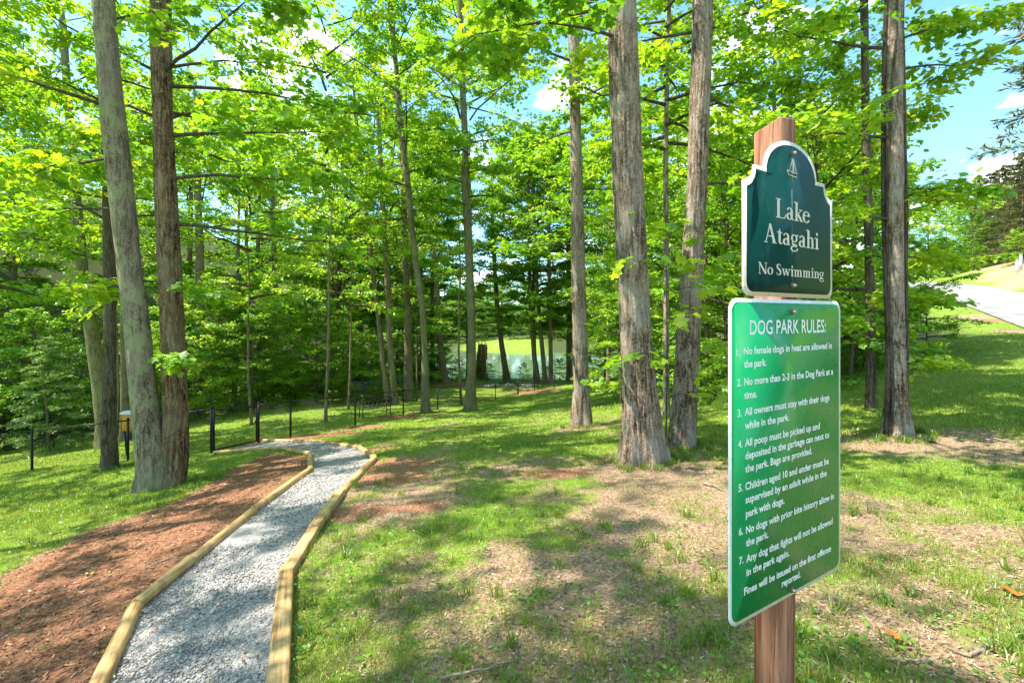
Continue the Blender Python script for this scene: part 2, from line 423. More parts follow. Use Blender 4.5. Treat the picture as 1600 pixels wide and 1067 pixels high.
M['orangeleaf'] = plain('orange_dead_leaf', (.72, .13, .02), .6, var=.3)
M['stick'] = plain('dry_stick', (.26, .20, .155), .9, var=.4)
M['rock'] = plain('grey_rock', (.33, .31, .29), .9, var=.4, sc=6)
M['paleroad'] = plain('worn_pale_asphalt', (.24, .228, .215), .9, var=.35, sc=1.1)
M['snag'] = plain('split_dead_wood', (.55, .36, .24), .9, var=.4, sc=8)
M['wire'] = plain('cable_black', (.02, .02, .02), .5)
def m_water(g):
    p = g.pos((1, .35, 1)); n = g.noise(p, 1.6, 4)
    g.out(g.bsdf((.10, .15, .07), .08, g.bump(n, .10, .05), spec=.55))
M['water'] = material('green_lake_water', m_water)

# ------------------------------------------------------------------ path outline (photo pixels -> ground)
LEFT = [(140, 1110), (212, 956), (298, 883), (397, 802), (485, 738), (484, 712), (437, 702), (334, 709)]
RIGHT = [(432, 1110), (447, 905), (490, 834), (532, 775), (585, 719), (560, 701), (505, 692), (412, 690)]
PL = [gp(*p) for p in LEFT]; PR = [gp(*p) for p in RIGHT]
for E in (PL, PR):                                   # the first lengths run on towards the viewer's feet
    d_ = E[0] - E[1]; E[0] = E[0] + d_ / np.linalg.norm(d_) * 1.5; E[0][2] = h1(E[0][0], E[0][1])
def poly_mask(x, y, poly):
    poly = np.asarray(poly)[:, :2]; ins = np.zeros(np.shape(x), bool)
    for a, b in zip(poly, np.roll(poly, -1, 0)):
        c = ((a[1] > y) != (b[1] > y)) & (x < (b[0] - a[0]) * (y - a[1]) / (b[1] - a[1] + 1e-12) + a[0])
        ins ^= c
    return ins
PATHPOLY = [p[:2] for p in PL] + [p[:2] for p in PR[::-1]]
MULCHPX = [(-260, 1110), (-60, 960), (0, 905), (130, 832), (235, 800), (300, 772), (360, 735), (420, 708), (484, 714), (486, 737), (397, 800), (300, 878), (208, 955), (128, 1110)]
MULCHPOLY = [gp(*p)[:2] for p in MULCHPX]; MULCHPOLY[-1] = PL[0][:2]; MULCHPOLY.append(PL[0][:2] - np.array([2.2, 0]))
def segdist(x, y, poly, closed=True):
    d = np.full(np.shape(x), 1e9); poly = np.asarray(poly)[:, :2]
    for a, b in zip(poly, np.roll(poly, -1, 0) if closed else poly[1:]):
        ab = b - a; t = np.clip(((x - a[0]) * ab[0] + (y - a[1]) * ab[1]) / (ab @ ab + 1e-12), 0, 1)
        d = np.minimum(d, np.hypot(x - a[0] - t * ab[0], y - a[1] - t * ab[1]))
    return d
DIRTPX = [(430, 688, 1.0), (500, 680, .9), (560, 668, .8), (620, 652, .8), (660, 645, .6), (620, 725, .5), (610, 745, .4), (870, 738, .3), (700, 600, 1.6), (840, 612, 1.2),
          (560, 800, .22), (660, 790, .2), (560, 705, .5)]
DIRT = [(gp(a, b)[:2], r) for a, b, r in DIRTPX]
DIRT += [(np.array(p), r) for p, r in [((24.6, 22.2), .7), ((27, 25.7), .7)]]
LITTERC = [(gp(1395, 690)[:2], 1.1), (gp(1010, 728)[:2], .9), (gp(908, 668)[:2], .7), (gp(1480, 690)[:2], 1.2), (gp(1560, 700)[:2], 1.0), (np.array([48, 41.]), 5), (np.array([52, 46.]), 5), (np.array([57, 52.]), 5), (np.array([28, 27.5]), 1.2), (np.array([23.4, 21]), 1.2), (np.array([47, 36.]), 5)]
def masks(x, y):
    inp = poly_mask(x, y, PATHPOLY)
    inm = poly_mask(x, y, MULCHPOLY)
    dm = segdist(x, y, MULCHPOLY)
    mul = np.where(inm, .5 + np.clip(dm / .6, 0, .5), .5 - np.clip(dm / .5, 0, .5)) + (fbm(x * 3.1, y * 3.1, 71) - .5) * .5 * (segdist(x, y, [p[:2] for p in PL], False) > .12)
    mul = np.clip(np.where(segdist(x, y, [p[:2] for p in PL], False) < 0, 0, mul), 0, 1) * ~inp
    d = np.zeros(np.shape(x))
    for c, r in DIRT:
        q = np.hypot((x - c[0]) / 1.5, y - c[1]) / r
        d = np.maximum(d, 1 - sstep(.4, 1.5, q))
    n = fbm(x * .8 + 11, y * .8 + 3, 3); n2 = fbm(x * 2.6, y * 2.6, 9)
    near = sstep(4.2, 8.0, y + .25 * np.abs(x - .2))            # thin worn lawn close by, fuller beyond
    right = sstep(2.2, 5.0, x) * sstep(2.5, 5, y)
    left = sstep(-3.5, -6.0, x)
    base = .41 + .35 * near + .18 * right + .35 * left
    gr = np.clip(base + (n - .5) * 1.15 + (n2 - .5) * .8, 0, 1)
    lit = np.zeros(np.shape(x))
    for c, r in LITTERC:
        lit = np.maximum(lit, 1 - sstep(.3, 1.3, np.hypot(x - c[0], (y - c[1])) / r))
    gr = gr * (1 - .85 * d) * (1 - .75 * lit)
    gr = np.where(inp, 0, gr) * (1 - sstep(.35, .65, mul))
    # woodland floor away from the mown ground
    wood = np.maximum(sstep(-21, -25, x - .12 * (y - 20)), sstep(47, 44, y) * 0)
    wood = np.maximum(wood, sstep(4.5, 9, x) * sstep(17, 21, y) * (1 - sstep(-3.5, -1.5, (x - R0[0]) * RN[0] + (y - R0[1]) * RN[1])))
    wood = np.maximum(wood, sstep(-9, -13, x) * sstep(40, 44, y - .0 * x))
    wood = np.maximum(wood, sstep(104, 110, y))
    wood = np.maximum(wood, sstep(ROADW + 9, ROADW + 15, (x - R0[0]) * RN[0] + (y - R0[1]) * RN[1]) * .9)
    return gr, mul, d, wood, lit, inp

# ------------------------------------------------------------------ ground sheet
def warp(u, R, k): return R * np.sinh(k * u) / np.sinh(k)
gx = warp(np.linspace(-1, 1, 420), 300, 6.0)
gy = 3.5 + np.concatenate([-warp(np.linspace(1, 0, 110)[:-1], 100, 5.0), warp(np.linspace(0, 1, 320), 330, 5.6)])
GX, GY = np.meshgrid(gx, gy)
GZ = height(GX, GY)
near_w = np.exp(-((GX) ** 2 + (GY - 3) ** 2) / 150)
inpath = poly_mask(GX, GY, PATHPOLY)
GZ += (fbm(GX * 1.7, GY * 1.7, 5) - .5) * .05 * near_w * ~inpath - .012 * inpath
nx, ny = len(gx), len(gy)
idx = np.arange(nx * ny).reshape(ny, nx)
FQ = np.stack([idx[:-1, :-1], idx[:-1, 1:], idx[1:, 1:], idx[1:, :-1]], -1).reshape(-1, 4)
gr, mul, di, wood, lit, _ = masks(GX, GY)
ground = link("ground", mesh_np("ground", np.c_[GX.ravel(), GY.ravel(), GZ.ravel()], FQ, M['ground'], True,
    {"grass": gr.ravel(), "mulch": mul.ravel(), "dirt": di.ravel(), "far": wood.ravel()}))
kind(ground, "structure")

# lake
lk = [(-38, 66), (-24, 52), (-8, 49), (6, 48.5), (20, 50), (30, 60), (34, 80), (26, 96), (0, 97), (-26, 96), (-40, 84)]
kind(link("lake", mesh_np("lake", [(a, b, -5.5) for a, b in lk], np.array([list(range(len(lk)))]), M['water'])), "structure")

# gravel path: sheet subdivided between its two edges
def resample(P, n):
    P = np.asarray(P, float); d = np.r_[0, np.cumsum(np.linalg.norm(np.diff(P[:, :2], axis=0), axis=1))]
    t = np.linspace(0, d[-1], n); return np.stack([np.interp(t, d, P[:, k]) for k in range(P.shape[1])], 1)
A, B = [], []
for i in range(len(PL) - 1):
    for t in np.linspace(0, 1, 12)[:-1]:
        A.append(PL[i] * (1 - t) + PL[i + 1] * t); B.append(PR[i] * (1 - t) + PR[i + 1] * t)
A, B = np.array(A), np.array(B)
ts = np.linspace(-.02, 1.02, 14)
PV = (A[:, None] * (1 - ts)[None, :, None] + B[:, None] * ts[None, :, None])
PV[..., 2] = height(PV[..., 0], PV[..., 1]) + .012 + (fbm(PV[..., 0] * 3, PV[..., 1] * 3, 2) - .5) * .02
i2 = np.arange(PV.shape[0] * 14).reshape(-1, 14)
PF = np.stack([i2[:-1, :-1], i2[:-1, 1:], i2[1:, 1:], i2[1:, :-1]], -1).reshape(-1, 4)
kind(link("gravel_path", mesh_np("gravel_path", PV.reshape(-1, 3), PF, M['gravel'], True)), "structure")
def path_points(n, power=1.0):
    P0 = np.array(PATHPOLY); lo, hi = P0.min(0), P0.max(0)
    out = []
    while sum(map(len, out)) < n:
        y = np.exp(rng.uniform(math.log(max(lo[1], .5)), math.log(hi[1]), 40000)); x = rng.uniform(lo[0], hi[0], 40000)
        k = poly_mask(x, y, PATHPOLY) & (rng.random(40000) < (2.0 / y) ** .5)
        out.append(np.c_[x, y][k])
    return np.concatenate(out)[:n]
q = path_points(44000)
sz = rng.gamma(3.0, .0016, len(q)).clip(.0025, .014) * (1 + .05 * q[:, 1])
octv = np.array([(1, 0, 0), (-1, 0, 0), (0, 1, 0), (0, -1, 0), (0, 0, 1), (0, 0, -1)], float)
octf = np.array([(0, 2, 4), (2, 1, 4), (1, 3, 4), (3, 0, 4), (2, 0, 5), (1, 2, 5), (3, 1, 5), (0, 3, 5)])
ang = rng.uniform(0, 2 * pi, len(q)); ca, sa = np.cos(ang), np.sin(ang)
sc = np.stack([sz, sz * rng.uniform(.6, 1, len(q)), sz * rng.uniform(.4, .8, len(q))], 1)
lv_ = octv[None] * sc[:, None] + rng.normal(0, .12, (len(q), 6, 3)) * sz[:, None, None]
sv = np.stack([lv_[..., 0] * ca[:, None] - lv_[..., 1] * sa[:, None], lv_[..., 0] * sa[:, None] + lv_[..., 1] * ca[:, None], lv_[..., 2]], -1)
sv += np.c_[q, height(q[:, 0], q[:, 1]) + .016][:, None]
sf = (octf[None] + (np.arange(len(q)) * 6)[:, None, None]).reshape(-1, 3)
kind(link("loose_gravel", mesh_np("loose_gravel", sv.reshape(-1, 3), sf, M['stone_chip'], False, {"lv": np.repeat(rng.random(len(q)), 6)})), "stuff", "crushed grey stone covering the footpath between timbers", "gravel")

# road on the right, climbing and bending away
ss = np.linspace(-42, 62, 110); ww = np.linspace(0, ROADW, 7)
RV = np.array([[(R0 + RU * s + RN * (w + float(road_curve(np.array(s))))).tolist() + [float(road_h(s)) + .02] for w in ww] for s in ss])
i3 = np.arange(RV.shape[0] * 7).reshape(-1, 7)
kind(link("road", mesh_np("road", RV.reshape(-1, 3), np.stack([i3[:-1, :-1], i3[:-1, 1:], i3[1:, 1:], i3[1:, :-1]], -1).reshape(-1, 4), M['paleroad'], True)), "structure")

kind(link("gravel_pullout", mesh_np("gravel_pullout", [(x, y, h1(x, y) + .03) for y in np.linspace(-7, 3.2, 14) for x in np.linspace(5.6, 13.5, 14)], np.array([(r * 14 + c, r * 14 + c + 1, r * 14 + c + 15, r * 14 + c + 14) for r in range(13) for c in range(13)]), M['paleroad'], True)), "structure")
# ------------------------------------------------------------------ leaves and crowns
T_QUAD = (np.array([(0, 0, 0), (.42, .37, .07), (1, 0, -.06), (.42, -.37, .07)], float), np.array([(0, 2, 1), (0, 3, 2)]))
T_OVAL = (np.array([(0, 0, 0), (.28, .30, .06), (.70, .27, .05), (1, 0, -.08), (.70, -.27, .05), (.28, -.30, .06), (.5, 0, 0)], float),
          np.array([(0, 6, 1), (1, 6, 2), (2, 6, 3), (3, 6, 4), (4, 6, 5), (5, 6, 0)]))
T_LOBE = (np.array([(0, 0, 0), (.06, .30, .03), (.24, .52, .02), (.42, .27, .05), (.74, .50, .0), (.80, .16, .02), (.98, .12, -.06), (.98, -.12, -.06), (.80, -.16, .02), (.74, -.50, .0),
                    (.42, -.27, .05), (.24, -.52, .02), (.06, -.30, .03), (.4, 0, 0)], float), np.array([(13, (i + 1) % 13, i) for i in range(13)]))
def leaf_geo(pos, ax, nr, size, tmpl):
    ax = ax / (np.linalg.norm(ax, axis=1)[:, None] + 1e-9)
    sd = np.cross(nr, ax); sd /= np.linalg.norm(sd, axis=1)[:, None] + 1e-9
    n2 = np.cross(ax, sd); tv, tf = tmpl
    V = pos[:, None] + size[:, None, None] * (tv[None, :, 0:1] * ax[:, None] + tv[None, :, 1:2] * sd[:, None] + tv[None, :, 2:3] * n2[:, None])
    Fc = (tf[None] + (np.arange(len(pos)) * len(tv))[:, None, None]).reshape(-1, 3)
    return V.reshape(-1, 3), Fc
class Foliage:
    """leaves along twigs; builds one leaf mesh and one wood mesh"""
    def __init__(s, seed): s.r = np.random.default_rng(seed); s.P, s.A, s.N, s.Z, s.C = [], [], [], [], []; s.wood = MB()
    def spray(s, P, nleaf, size, spread=.10, tilt=.45, c=None):
        """leaves along polyline P (k,3), alternating sides, roughly facing the sky"""
        r = s.r; t = r.uniform(.08, 1.0, nleaf) * (len(P) - 1); i = np.minimum(t.astype(int), len(P) - 2); f = (t - i)[:, None]
        p = P[i] * (1 - f) + P[i + 1] * f
        T = P[i + 1] - P[i]; T /= np.linalg.norm(T, axis=1)[:, None] + 1e-9
        sd = np.cross(T, np.array([0, 0, 1.])); sd /= np.linalg.norm(sd, axis=1)[:, None] + 1e-6
        sg = r.choice([-1, 1], nleaf)[:, None]
        ax = T * r.uniform(.1, .9, (nleaf, 1)) + sd * sg + r.normal(0, .3, (nleaf, 3)) + np.array([0, 0, -.25])
        p = p + sd * sg * r.uniform(.1, 1, (nleaf, 1)) * spread + r.normal(0, spread * .35, (nleaf, 3))
        nr = np.array([0, 0, 1.]) + r.normal(0, tilt, (nleaf, 3))
        s.P.append(p); s.A.append(ax); s.N.append(nr); s.Z.append(size * r.uniform(.6, 1.2, nleaf)); s.C.append(np.clip((r.random() if c is None else c) * .5 + r.random(nleaf) * .5, 0, 1))
    def limb(s, p0, az, el, Ln, r0, ntw, nleaf, size, sag=.15, sub=3, start=.22, wood_k=5, tilt=.45):
        r = s.r; n = 7; t = np.linspace(0, 1, n)
        az2 = az + np.cumsum(r.normal(0, .09, n)); d = np.stack([np.cos(az2) * cos(el), np.sin(az2) * cos(el), np.full(n, sin(el))], 1)
        P = p0 + np.cumsum(np.r_[np.zeros((1, 3)), d[:-1]], 0) * Ln / (n - 1)
        P[:, 2] += -sag * Ln * t ** 2 + r.normal(0, .02 * Ln, n) * t
        s.wood.tube(P, r0 * (1 - .88 * t), wood_k, False)
        for k in range(ntw):
            u = start + (1 - start) * (k + r.random()) / ntw
            i = min(int(u * (n - 1)), n - 2); f = u * (n - 1) - i
            b = P[i] * (1 - f) + P[i + 1] * f
            a = az2[i] + r.choice([-1, 1]) * r.uniform(.5, 1.25)
            tl = Ln * r.uniform(.22, .42) * (1.15 - .55 * u) + .12
            e = r.normal(.05, .22)
            m = 4; tt = np.linspace(0, 1, m)[:, None]
            Q = b + np.array([cos(a) * cos(e), sin(a) * cos(e), sin(e)]) * tl * tt; Q[:, 2] -= .12 * tl * tt[:, 0] ** 2
            s.wood.tube(Q, max(.0035, r0 * .22) * (1 - .8 * tt[:, 0]), 3, False)
            c = r.random()
            for j in range(sub):
                v = r.uniform(.3, 1); ii = min(int(v * (m - 1)), m - 2)
                b2 = Q[ii]; a2 = a + r.normal(0, .7); l2 = tl * r.uniform(.35, .65)
                Q2 = b2 + np.array([cos(a2), sin(a2), r.normal(0, .2)]) * l2 * tt
                s.spray(Q2, max(2, int(nleaf * r.uniform(.6, 1.3))), size, .10, tilt, c)
            s.spray(Q, max(2, int(nleaf)), size, .10, tilt, c)
        return P
    def leaves(s, name, mat, tmpl):
        P, A_, N_, Z_ = np.concatenate(s.P), np.concatenate(s.A), np.concatenate(s.N), np.concatenate(s.Z)
        V, Fc = leaf_geo(P, A_, N_, Z_, tmpl)
        return mesh_np(name, V, Fc, mat, False, {"lv": np.repeat(np.concatenate(s.C), len(tmpl[0]))})
    def woodmesh(s, name, mat): return s.wood.mesh(name, mat, True)

GA = 2.39996
def canopy_variant(seed, H, R, nl, ntw, nleaf, size, mat, tmpl=T_QUAD, low=.35, topel=1.0):
    f = Foliage(seed); r = f.r
    for i in range(nl):
        u = (i + r.random() * .8) / nl
        prof = (low + (1 - low) * min(1, u / .35)) * (1 - max(0, (u - .45) / .55) ** 1.6 * .78)
        f.limb(np.array([0, 0, u * H * .93]), i * GA + r.normal(0, .3), .05 + u * topel + r.normal(0, .12), R * prof * r.uniform(.75, 1.15), .034 * (1.25 - u) + .009, ntw, nleaf, size, sag=.22 * (1 - u))
    return f.leaves("crown", mat, tmpl), f.woodmesh("limb", M['twig'])
CAN = [canopy_variant(100 + i, 13, 4.8, 25, 9, 20, .15, M['leaf'] if i % 3 else M['leaf_young'], T_QUAD) for i in range(5)]
THN = [canopy_variant(150 + i, 11, 4.2, 15, 7, 16, .14, M['leaf'] if i else M['leaf_young'], T_QUAD) for i in range(3)]
UNT = [canopy_variant(350 + i, 6.0, 2.7, 19, 8, 13, .12, M['leaf_young'], T_OVAL, .75, .7) for i in range(2)]
BRT = [canopy_variant(170 + i, 14, 4.7, 32, 11, 17, .165, M[('leaf_young', 'leaf')[i]], T_QUAD, .6) for i in range(2)]
DEN = [canopy_variant(200 + i, 15, 5.0, 36, 12, 15, .205, M[('leaf', 'leaf_dark', 'leaf', 'leaf_dark')[i]], T_QUAD, .8) for i in range(4)]
UND = [canopy_variant(300 + i, 6.0, 2.7, 28, 10, 12, .118, M[('leaf_young', 'leaf', 'leaf_young', 'leaf')[i]], T_OVAL, .75, .7) for i in range(4)]
SHR = [canopy_variant(400 + i, 1.7, 1.2, 16, 8, 6, .11, M[('leaf', 'leaf_young', 'leaf')[i]], T_QUAD, .9, .9) for i in range(3)]

def conifer_variant(seed, H, R, mat, nlev, drop=.25):
    f = Foliage(seed); r = f.r
    for i in range(nlev):
        u = (i + r.random() * .6) / nlev
        Ln = R * (1 - u) ** .8 * r.uniform(.75, 1.1) + .12
        az = i * GA
        n = 6; t = np.linspace(0, 1, n)[:, None]
        P = np.array([0, 0, u * H]) + np.array([cos(az), sin(az), .12]) * Ln * t; P[:, 2] -= drop * Ln * t[:, 0] ** 2
        f.wood.tube(P, .018 * (1.2 - u) * (1 - .8 * t[:, 0]) * max(1, H / 6), 4, False)
        for k in range(int(7 + 9 * (1 - u))):
            v = r.uniform(.12, 1); b = P[0] * (1 - v) + P[-1] * v; b[2] = np.interp(v, t[:, 0], P[:, 2])
            a = az + r.choice([-1, 1]) * r.uniform(.5, 1.1); l = Ln * .36 * (1.2 - v * .7) + .08
            tt = np.linspace(0, 1, 3)[:, None]
            Q = b + np.array([cos(a), sin(a), r.normal(-.08, .12)]) * l * tt
            m = 26
            ti = r.uniform(0, 1, m)[:, None]; p = Q[0] * (1 - ti) + Q[-1] * ti + r.normal(0, .03 * max(1, H / 6), (m, 3))
            f.P.append(p); ax = (Q[-1] - Q[0])[None] * .8 / l + r.normal(0, .55, (m, 3)); ax[:, 2] *= .5
            f.A.append(ax); f.N.append(np.array([0, 0, 1.]) + r.normal(0, .4, (m, 3))); f.Z.append(r.uniform(.10, .2, m) * max(1, H / 6)); f.C.append(np.clip(r.random() * .6 + r.random(m) * .4, 0, 1))
    tm = (np.array([(0, 0, 0), (.5, .10, 0), (1, 0, 0), (.5, -.10, 0)], float), np.array([(0, 2, 1), (0, 3, 2)]))
    return f.leaves("crown", mat, tm), f.woodmesh("limb", M['twig'])
HEM = [conifer_variant(500 + i, 5.2, 2.0, M['hemlock'], 44) for i in range(2)]
PIN = [conifer_variant(520 + i, 15, 4.2, M['pine'], 60, .1) for i in range(2)]

# ------------------------------------------------------------------ trunks
def trunk_geo(P, R, sides, seed, ridge=.05, nr=11, flare=.6, rings=None, lump=.06, flare_h=.5):
    r = np.random.default_rng(seed); P = np.asarray(P, float); R = np.asarray(R, float)
    d = np.r_[0, np.cumsum(np.linalg.norm(np.diff(P, axis=0), axis=1))]
    n = rings or int(max(12, min(260, d[-1] / max(.04, R[0] * .35))))
    t = np.linspace(0, 1, n) ** 1.25 * d[-1]
    Q = np.stack([np.interp(t, d, P[:, k]) for k in range(3)], 1)
    ker = np.array([1, 2, 3, 2, 1.]) / 9
    for k in (0, 1):
        Q[2:-2, k] = np.convolve(Q[:, k], ker, 'valid')
    rad = np.interp(t, d, R)
    T, Ax, B = frames(Q)
    a = np.arange(sides) * 2 * pi / sides
    aa, tt = np.meshgrid(a, t)
    rr = np.ones_like(aa)
    for k in range(3):
        m = nr * (k + 1) + r.integers(0, 3)
        rr += ridge / (k + 1) * np.abs(np.sin(m * .5 * aa + r.uniform(0, 6) + 1.5 * np.sin(tt * r.uniform(.8, 2.2) + r.uniform(0, 6)))) - ridge * .4 / (k + 1)
    rr += lump * np.sin(2 * aa + r.uniform(0, 6) + tt * r.uniform(.3, .9)) * np.sin(tt * r.uniform(.7, 1.6) + r.uniform(0, 6))
    rr += lump * .8 * (fbm(aa * 1.9 + seed, tt * 2.2, seed) - .5) * 2
    fl = np.exp(-tt / flare_h)
    rr += flare * fl * (.55 + .45 * np.cos((4 + seed % 2) * aa + r.uniform(0, 6)))
    V = Q[:, None] + (rad[:, None] * rr)[..., None] * (np.cos(aa)[..., None] * Ax[:, None] + np.sin(aa)[..., None] * B[:, None])
    i = np.arange(n - 1)[:, None] * sides; j = np.arange(sides)[None]; j2 = (j + 1) % sides
    Fq = np.stack([i + j, i + j2, i + sides + j2, i + sides + j], -1).reshape(-1, 4)
    cap = np.array([[(n - 1) * sides + k for k in range(sides)]])
    return V.reshape(-1, 3), [Fq, cap], Q, rad

TREES = {}
def pix_tree(name, base, pts, label, cat='tree', mat='bark_mid', H=19, crown=None, c0=8, sides=14, ridge=.05, flare=.5, seed=1, depth=None, cs=1.0, group=None, lean=0, topr=.35, crot=None, cut=None, nr=11):
    """base: photo pixel of the foot; pts: (centre x, y, width) of the trunk going up, in photo pixels"""
    if depth is None: g = gp(*base)
    else:
        x = at(base[0], depth); g = np.array([x, depth, h1(x, depth)])
    D = g[1]
    P = [(g[0], D, g[2] - .12)]; ca = F / math.hypot(F, base[0] - CX)                # a wide lens stretches round things away from its axis
    Rr = [pts[0][2] / F * D / 2 * ca]
    for (cx, y, w) in pts:
        z = zpix(y, D)
        if z > P[-1][2] + .05: P.append((at(cx, D), D, z)); Rr.append(w / F * D / 2 * ca)
    P[0] = (g[0], D, g[2] - .12)
    if crown is not None: H = min(H, c0 + 11.5 * cs)
    top = g[2] + H
    if cut is None and P[-1][2] < top:
        k = max(0, len(P) - 3); dz = P[-1][2] - P[k][2]
        sl = (P[-1][0] - P[k][0]) / max(dz, .3); sl = max(-.12, min(.12, sl))
        rem = top - P[-1][2]; p, r_ = P[-1], Rr[-1]
        for f in (.33, .66, 1.0):
            P.append((p[0] + sl * rem * f * .8, D, p[2] + rem * f)); Rr.append(max(.02, r_ * (1 - f * .93)))
    V, Fs, Q, rad = trunk_geo(np.array(P) - g, Rr, sides, seed, ridge, flare=flare, nr=nr)
    root = empty(name, tuple(g), label, cat, group)
    tr = link("trunk", mesh_np("trunk", V, Fs, M[mat], True), root)
    if crown is not None:
        leafm, woodm = crown
        zc = c0; xc = float(np.interp(zc, Q[:, 2], Q[:, 0])); zt = min(zc + 8, Q[-1, 2]); xt = float(np.interp(zt, Q[:, 2], Q[:, 0]))
        ry = math.atan2(xt - xc, max(zt - zc, .5))
        rz = crot if crot is not None else (seed * 1.7) % 6.28
        for nm, me in (("crown", leafm), ("limb", woodm)):
            o = link(nm, me, root, (xc, 0, zc), (0, ry, rz), (cs, cs, cs))
            if nm == "limb": o["kind"] = "stuff"
    TREES[name + str(seed)] = (root, g, Q, rad)
    return root, g, Q, rad

def add_sprays(root, Q, seed, limbs, mat, tmpl, size):
    """own low limbs of one tree: (height, azimuth, elevation, length, twigs, leaves)"""
    f = Foliage(seed)
    for (z, az, el, Ln, ntw, nl) in limbs:
        f.wood = MB()
        p = np.array([np.interp(z, Q[:, 2], Q[:, 0]), np.interp(z, Q[:, 2], Q[:, 1]), z])
        f.limb(p, az, el, Ln, .010 + .008 * Ln, ntw + 2, nl + 4, size, sag=.12, wood_k=6)
        link("low_limb", f.woodmesh("low_limb", M['twig']), root)
    link("low_leaves", f.leaves("low_leaves", mat, tmpl), root)

# twin-stem tree on the left
g = gp(246, 764); D = g[1]
root = empty("twin_stem_tree", tuple(g), "large twin-stem tree with pale lichen bark left of the gravel path", "tree")
def stem(pts, mat, seed, ridge, flare, H, foot):
    P = [(at(foot, D), D, g[2] - .15)]; ca = F / math.hypot(F, foot - CX)
    Rr = [pts[0][2] / F * D / 2 * ca]
    for cx, y, w in pts: P.append((at(cx, D), D + (.0 if mat == 'bark_lichen' else .12), zpix(y, D))); Rr.append(w / F * D / 2 * ca)
    p = P[-1]
    for f, rr in ((.4, .75), (1, .25)): P.append((p[0] + (-.5 if mat == 'bark_lichen' else -.1) * f, p[1], p[2] + H * f)); Rr.append(Rr[-1] * rr)
    V, Fs, Q, rad = trunk_geo(np.array(P) - g, Rr, 56, seed, ridge, 13, flare * 1.25, 230, .07, .35)
    o = link("trunk", mesh_np("trunk", V, Fs, M[mat], True), root); return o, Q
o, QL = stem([(240, 735, 55), (230, 660, 48), (223, 600, 43), (213, 500, 40), (202, 420, 39), (190, 300, 39), (178, 200, 38), (170, 110, 37), (161, 0, 37)], 'bark_lichen', 3, .032, .38, 12, 238)
o["label"] = "pale grey stem with green lichen, leaning left"
o, QR = stem([(262, 735, 44), (266, 660, 38), (264, 600, 37), (258, 450, 37), (250, 300, 35), (246, 200, 33), (243, 100, 32), (242, 0, 32)], 'bark_brown', 4, .12, .34, 12, 258)
o["label"] = "dark brown rugged stem standing upright"
for (Qx, z, cv, rz) in ((QL, 9.0, THN[0], .4), (QR, 9.5, THN[1], 2.9)):
    x = float(np.interp(z, Qx[:, 2], Qx[:, 0]))
    for nm, me in zip(("crown", "limb"), cv): link(nm, me, root, (x, 0, z), (0, 0, rz), (.85, .85, .85))
add_sprays(root, QL, 31, [(5.2, 2.9, .05, 2.3, 9, 6), (4.4, 3.6, 0, 2.0, 8, 6), (6.0, 3.9, .15, 2.6, 9, 6), (5.8, 2.3, .1, 2.4, 8, 6), (3.2, 3.0, .0, 1.2, 5, 4)], M['leaf_young'], T_LOBE, .125)
add_sprays(root, QR, 32, [(5.6, .1, .2, 2.8, 10, 6), (4.9, -.3, .1, 2.6, 9, 6), (6.4, .5, .25, 3.0, 10, 6), (4.2, .25, -.02, 2.9, 6, 4), (3.1, -.2, 0, 1.0, 4, 3), (2.1, -.6, 0, .7, 4, 4), (6.6, -.5, .2, 3.0, 10, 6), (6.0, 1.2, .2, 2.6, 9, 6)], M['leaf'], T_LOBE, .12)

t, g_, Q_, _ = pix_tree("grey_tree", (1006, 722), [(1005, 705, 58), (998, 600, 50), (992, 500, 47), (987, 400, 45), (982, 300, 45), (978, 200, 44), (974, 100, 43), (971, 0, 42)],
    "thick grey furrowed trunk nearest the green signs, just left of the wooden post", mat='bark_grey', H=20, crown=THN[2], c0=9.5, sides=72, ridge=.11, nr=19, flare=.62, seed=5, cs=.72)
add_sprays(t, Q_, 33, [(6.0, 3.0, .0, 2.4, 9, 6), (6.3, 2.4, .1, 2.6, 9, 6), (5.6, 3.7, -.05, 1.9, 8, 6), (7.2, 4.4, .1, 2.6, 8, 6)], M['leaf'], T_LOBE, .12)
t, g_, Q_, _ = pix_tree("grey_tree", (1064, 698), [(1066, 685, 40), (1071, 600, 35), (1077, 500, 32), (1082, 400, 32), (1089, 300, 31), (1092, 200, 30), (1096, 100, 30), (1098, 0, 30)],
    "grey trunk leaning right, right behind the thickest central trunk", mat='bark_grey', H=20, crown=THN[0], c0=9.5, sides=60, ridge=.10, nr=17, flare=.5, seed=6, cs=.7)
add_sprays(t, Q_, 34, [(3.9, 0, .1, 1.7, 7, 5), (5.2, .6, .2, 2.2, 8, 6), (6.2, 2.6, .2, 2.0, 8, 6), (6.8, -.4, .2, 2.4, 8, 6)], M['leaf_young'], T_LOBE, .115)
t, g_, Q_, _ = pix_tree("knobbly_tree", (909, 667), [(909, 655, 27), (908, 600, 22), (906, 500, 22), (903, 400, 21), (902, 300, 18), (899, 200, 18), (897, 90, 17), (896, 0, 16)],
    "slim trunk with pale knobbly base alone on the open lawn", mat='bark_grey', H=19, crown=THN[1], c0=9.5, sides=36, ridge=.06, flare=.5, seed=7, cs=.8)
add_sprays(t, Q_, 35, [(4.0, 3.1, .05, 1.6, 6, 5), (5.2, .2, .1, 1.6, 6, 5), (6.5, 2.4, .1, 2.0, 8, 6), (7.2, -.3, .15, 2.2, 8, 6), (8.0, 3.6, .15, 2.6, 9, 6)], M['leaf'], T_OVAL, .12)
